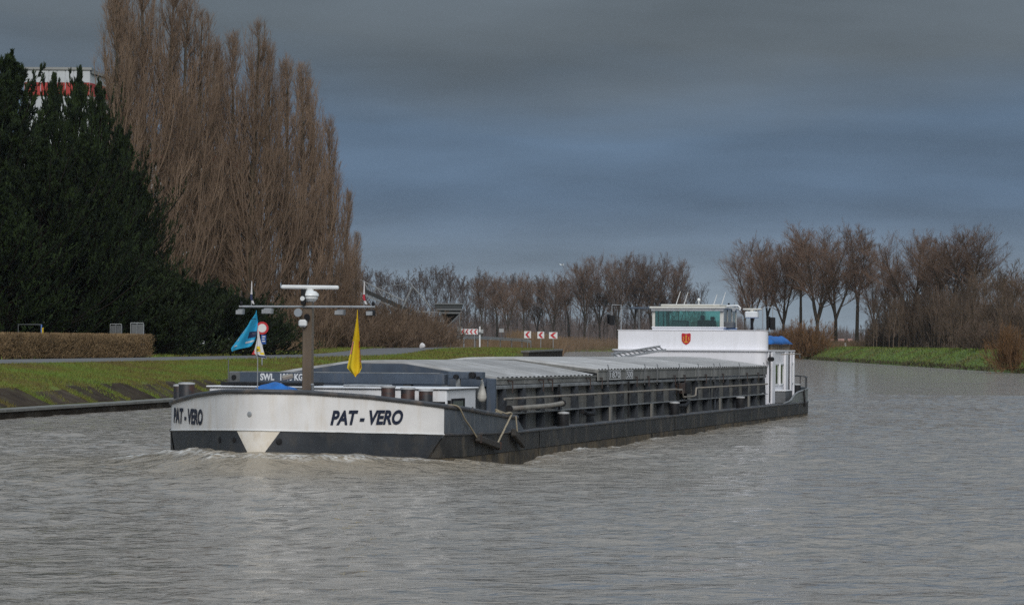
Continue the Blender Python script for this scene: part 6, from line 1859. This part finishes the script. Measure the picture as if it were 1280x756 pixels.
for d in (-0.5, 0.5):
    MB().bar(cl(414, 344.5, d), cl(521, 393, d), 0.14, 0.42).build('side_beam', M['conv_dark'], cv)
    MB().bar(cl(414, 350, d), cl(500, 388, d), 0.10, 0.16).build('lower_beam', M['conv'], cv)
    MB().tube([cl(442, 346, d), cl(505, 376, d)], 0.075, 6).build('top_chord', M['conv'], cv)
    zig = [(449, 361), (453, 351.5), (466, 369), (471, 359.5), (482, 377), (488, 368), (499, 385)]
    for (p1, p2) in zip(zig[:-1], zig[1:]):
        MB().tube([cl(*p1, d), cl(*p2, d)], 0.055, 5).build('lattice', M['conv'], cv)
    MB().tube([cl(503, 386, d), cl(515.5, 358, d)], 0.095, 6).build('prop', M['conv'], cv)
    MB().tube([cl(513, 355, d), cl(532, 376, d), cl(538.5, 385, d)], 0.075, 6).build('stay', M['conv'], cv)
    MB().tube([cl(474, 359, d), cl(514, 354, d)], 0.025, 5).build('cable', M['conv'], cv)
MB().bar(cl(414, 346), cl(520, 394), 1.0, 0.04).build('belt', M['black'], cv)
MB().bar(cl(502, 389), cl(551, 390), 0.25, 0.12).build('walkway', M['conv'], cv)
for xp, yp in ((503, 388), (440, 358)):
    a = cl(xp, yp); MB().tube([(a.x, 0, 0), tuple(a)], 0.09, 6).build('leg', M['conv_dark'], cv)
# white bag caught in the weeds
a = px(528, 427, 224); gz = ground_z(a.x, 224)
r_ = np.random.default_rng(8)
def bagf(u, v):
    t, f_ = u * 2 * math.pi, v * math.pi
    k = 1 + 0.25 * math.sin(3 * t + 4 * v) * math.sin(f_) + 0.12 * math.sin(7 * t)
    return (0.21 * k * math.sin(f_) * math.cos(t), 0.16 * k * math.sin(f_) * math.sin(t), 0.20 + 0.22 * math.cos(f_) * (1 + 0.3 * math.sin(2 * t)))
b_ = MB().grid(bagf, 18, 10).build('white_bag', M['cloth_white'], None, smooth=40, fix=False)
b_.location = (a.x, 224, gz + 0.02)
tag(b_, 'white plastic bag lying in the weeds below the conveyor', 'bag')
# ------------------------------------------------------------------ right bank: posts, signs
for (xp, yt, yb_, Y, tl, lab) in ((1032.5, 428, 434.5, 446, -0.25, 'tilted white marker post on the right embankment'), (1057, 428.5, 434.5, 450, 0.0, 'upright white marker post on the right embankment')):
    a, b_ = px(xp, yt, Y), px(xp, yb_, Y)
    o = empty('marker_post', (b_.x, Y, 1.8)); o.rotation_euler = (0, tl, 0); tag(o, lab, 'post')
    MB().box(-0.14, 0.14, -0.1, 0.1, 0, a.z - 1.8).build('shaft', M['signwhite'], o, bevel=0.03)
    MB().box(-0.145, 0.145, -0.105, 0.105, (a.z - 1.8) * 0.85, (a.z - 1.8) * 0.95).build('band', M['steel_dark'], o)
for (xa, xb, yc, Y, lab) in ((1038.5, 1044.5, 425.3, 520, 'first of the three low pinkish boards beyond the right embankment'), (1048, 1055.5, 425, 520, 'middle one of the three low pinkish boards beyond the right embankment'), (1060, 1065.5, 425, 520, 'last of the three low pinkish boards, nearest the triangular sign')):
    a, b_ = px(xa, yc - 1.6, Y), px(xb, yc + 1.6, Y)
    o = empty('low_board', ((a.x + b_.x) / 2, Y, 1.8)); tag(o, lab, 'board', 'low pinkish boards')
    MB().box(-(b_.x - a.x) / 2, (b_.x - a.x) / 2, -0.03, 0.03, b_.z - 1.8, a.z - 1.8).build('panel', flat('pink_board', (0.52, 0.30, 0.27), 0.7), o)
    for s_ in (-1, 1):
        MB().box(s_ * 0.35 - 0.04, s_ * 0.35 + 0.04, 0.03, 0.1, 0, a.z - 1.85).build('leg', M['steel_dark'], o)
Y = 452
a = px(1104.6, 424, Y)
o = empty('triangular_sign', (a.x, Y, 1.8)); tag(o, 'small red-edged triangular road sign beside the thicket', 'road sign')
zz = a.z - 1.8 - 0.3
MB().prism([(-0.34, -0.03, zz), (0.34, -0.03, zz), (0, -0.03, zz + 0.62)], (0, 0.02, 0)).build('plate', M['red'], o)
MB().prism([(-0.20, -0.036, zz + 0.09), (0.20, -0.036, zz + 0.09), (0, -0.036, zz + 0.43)], (0, 0.005, 0)).build('face', M['signwhite'], o)
MB().tube([(0, 0.04, 0), (0, 0.04, zz + 0.3)], 0.04, 6).build('post', M['steel'], o)
# gull over the far trees
Y = 330
a = px(702, 331.5, Y)
gu = MB()
gu.add([(-0.32, 0, 0.02), (0.0, 0, -0.03), (0.30, 0, 0.0), (0.40, 0, 0.01), (0.0, 0.08, -0.01), (0.0, -0.08, -0.01), (0.0, 0, 0.06)], [(0, 4, 6), (0, 6, 5), (0, 5, 1), (0, 1, 4), (4, 2, 6), (5, 6, 2), (1, 5, 2), (1, 2, 4), (2, 3, 6), (2, 1, 3)])
for sg in (1, -1):
    gu.add([(0.12, sg * 0.05, 0.04), (-0.10, sg * 0.05, 0.04), (-0.16, sg * 0.45, 0.16), (0.06, sg * 0.42, 0.17), (-0.22, sg * 0.85, 0.08)], [(0, 1, 2, 3), (3, 2, 4)])
g_ = gu.build('gull', M['signwhite'], None, fix=False); g_.location = a; g_.rotation_euler = (0, 0, 0.5)
tag(g_, 'white gull flying above the far bare trees', 'bird')
# ------------------------------------------------------------------ damp air
hzb = MB().box(-1300, 1500, -70, 1900, -2.0, 60.0).build('haze', None)
m = bpy.data.materials.new('damp_air'); m.use_nodes = True
nt = m.node_tree; nt.nodes.clear()
pv = nt.nodes.new('ShaderNodeVolumePrincipled')
pv.inputs['Color'].default_value = (0.78, 0.86, 0.95, 1); pv.inputs['Density'].default_value = 0.00006; pv.inputs['Anisotropy'].default_value = 0.2
mo = nt.nodes.new('ShaderNodeOutputMaterial'); nt.links.new(pv.outputs[0], mo.inputs['Volume'])
hzb.data.materials.append(m)
tag(hzb, 'thin damp haze in the air over the canal', 'haze', kind='stuff')
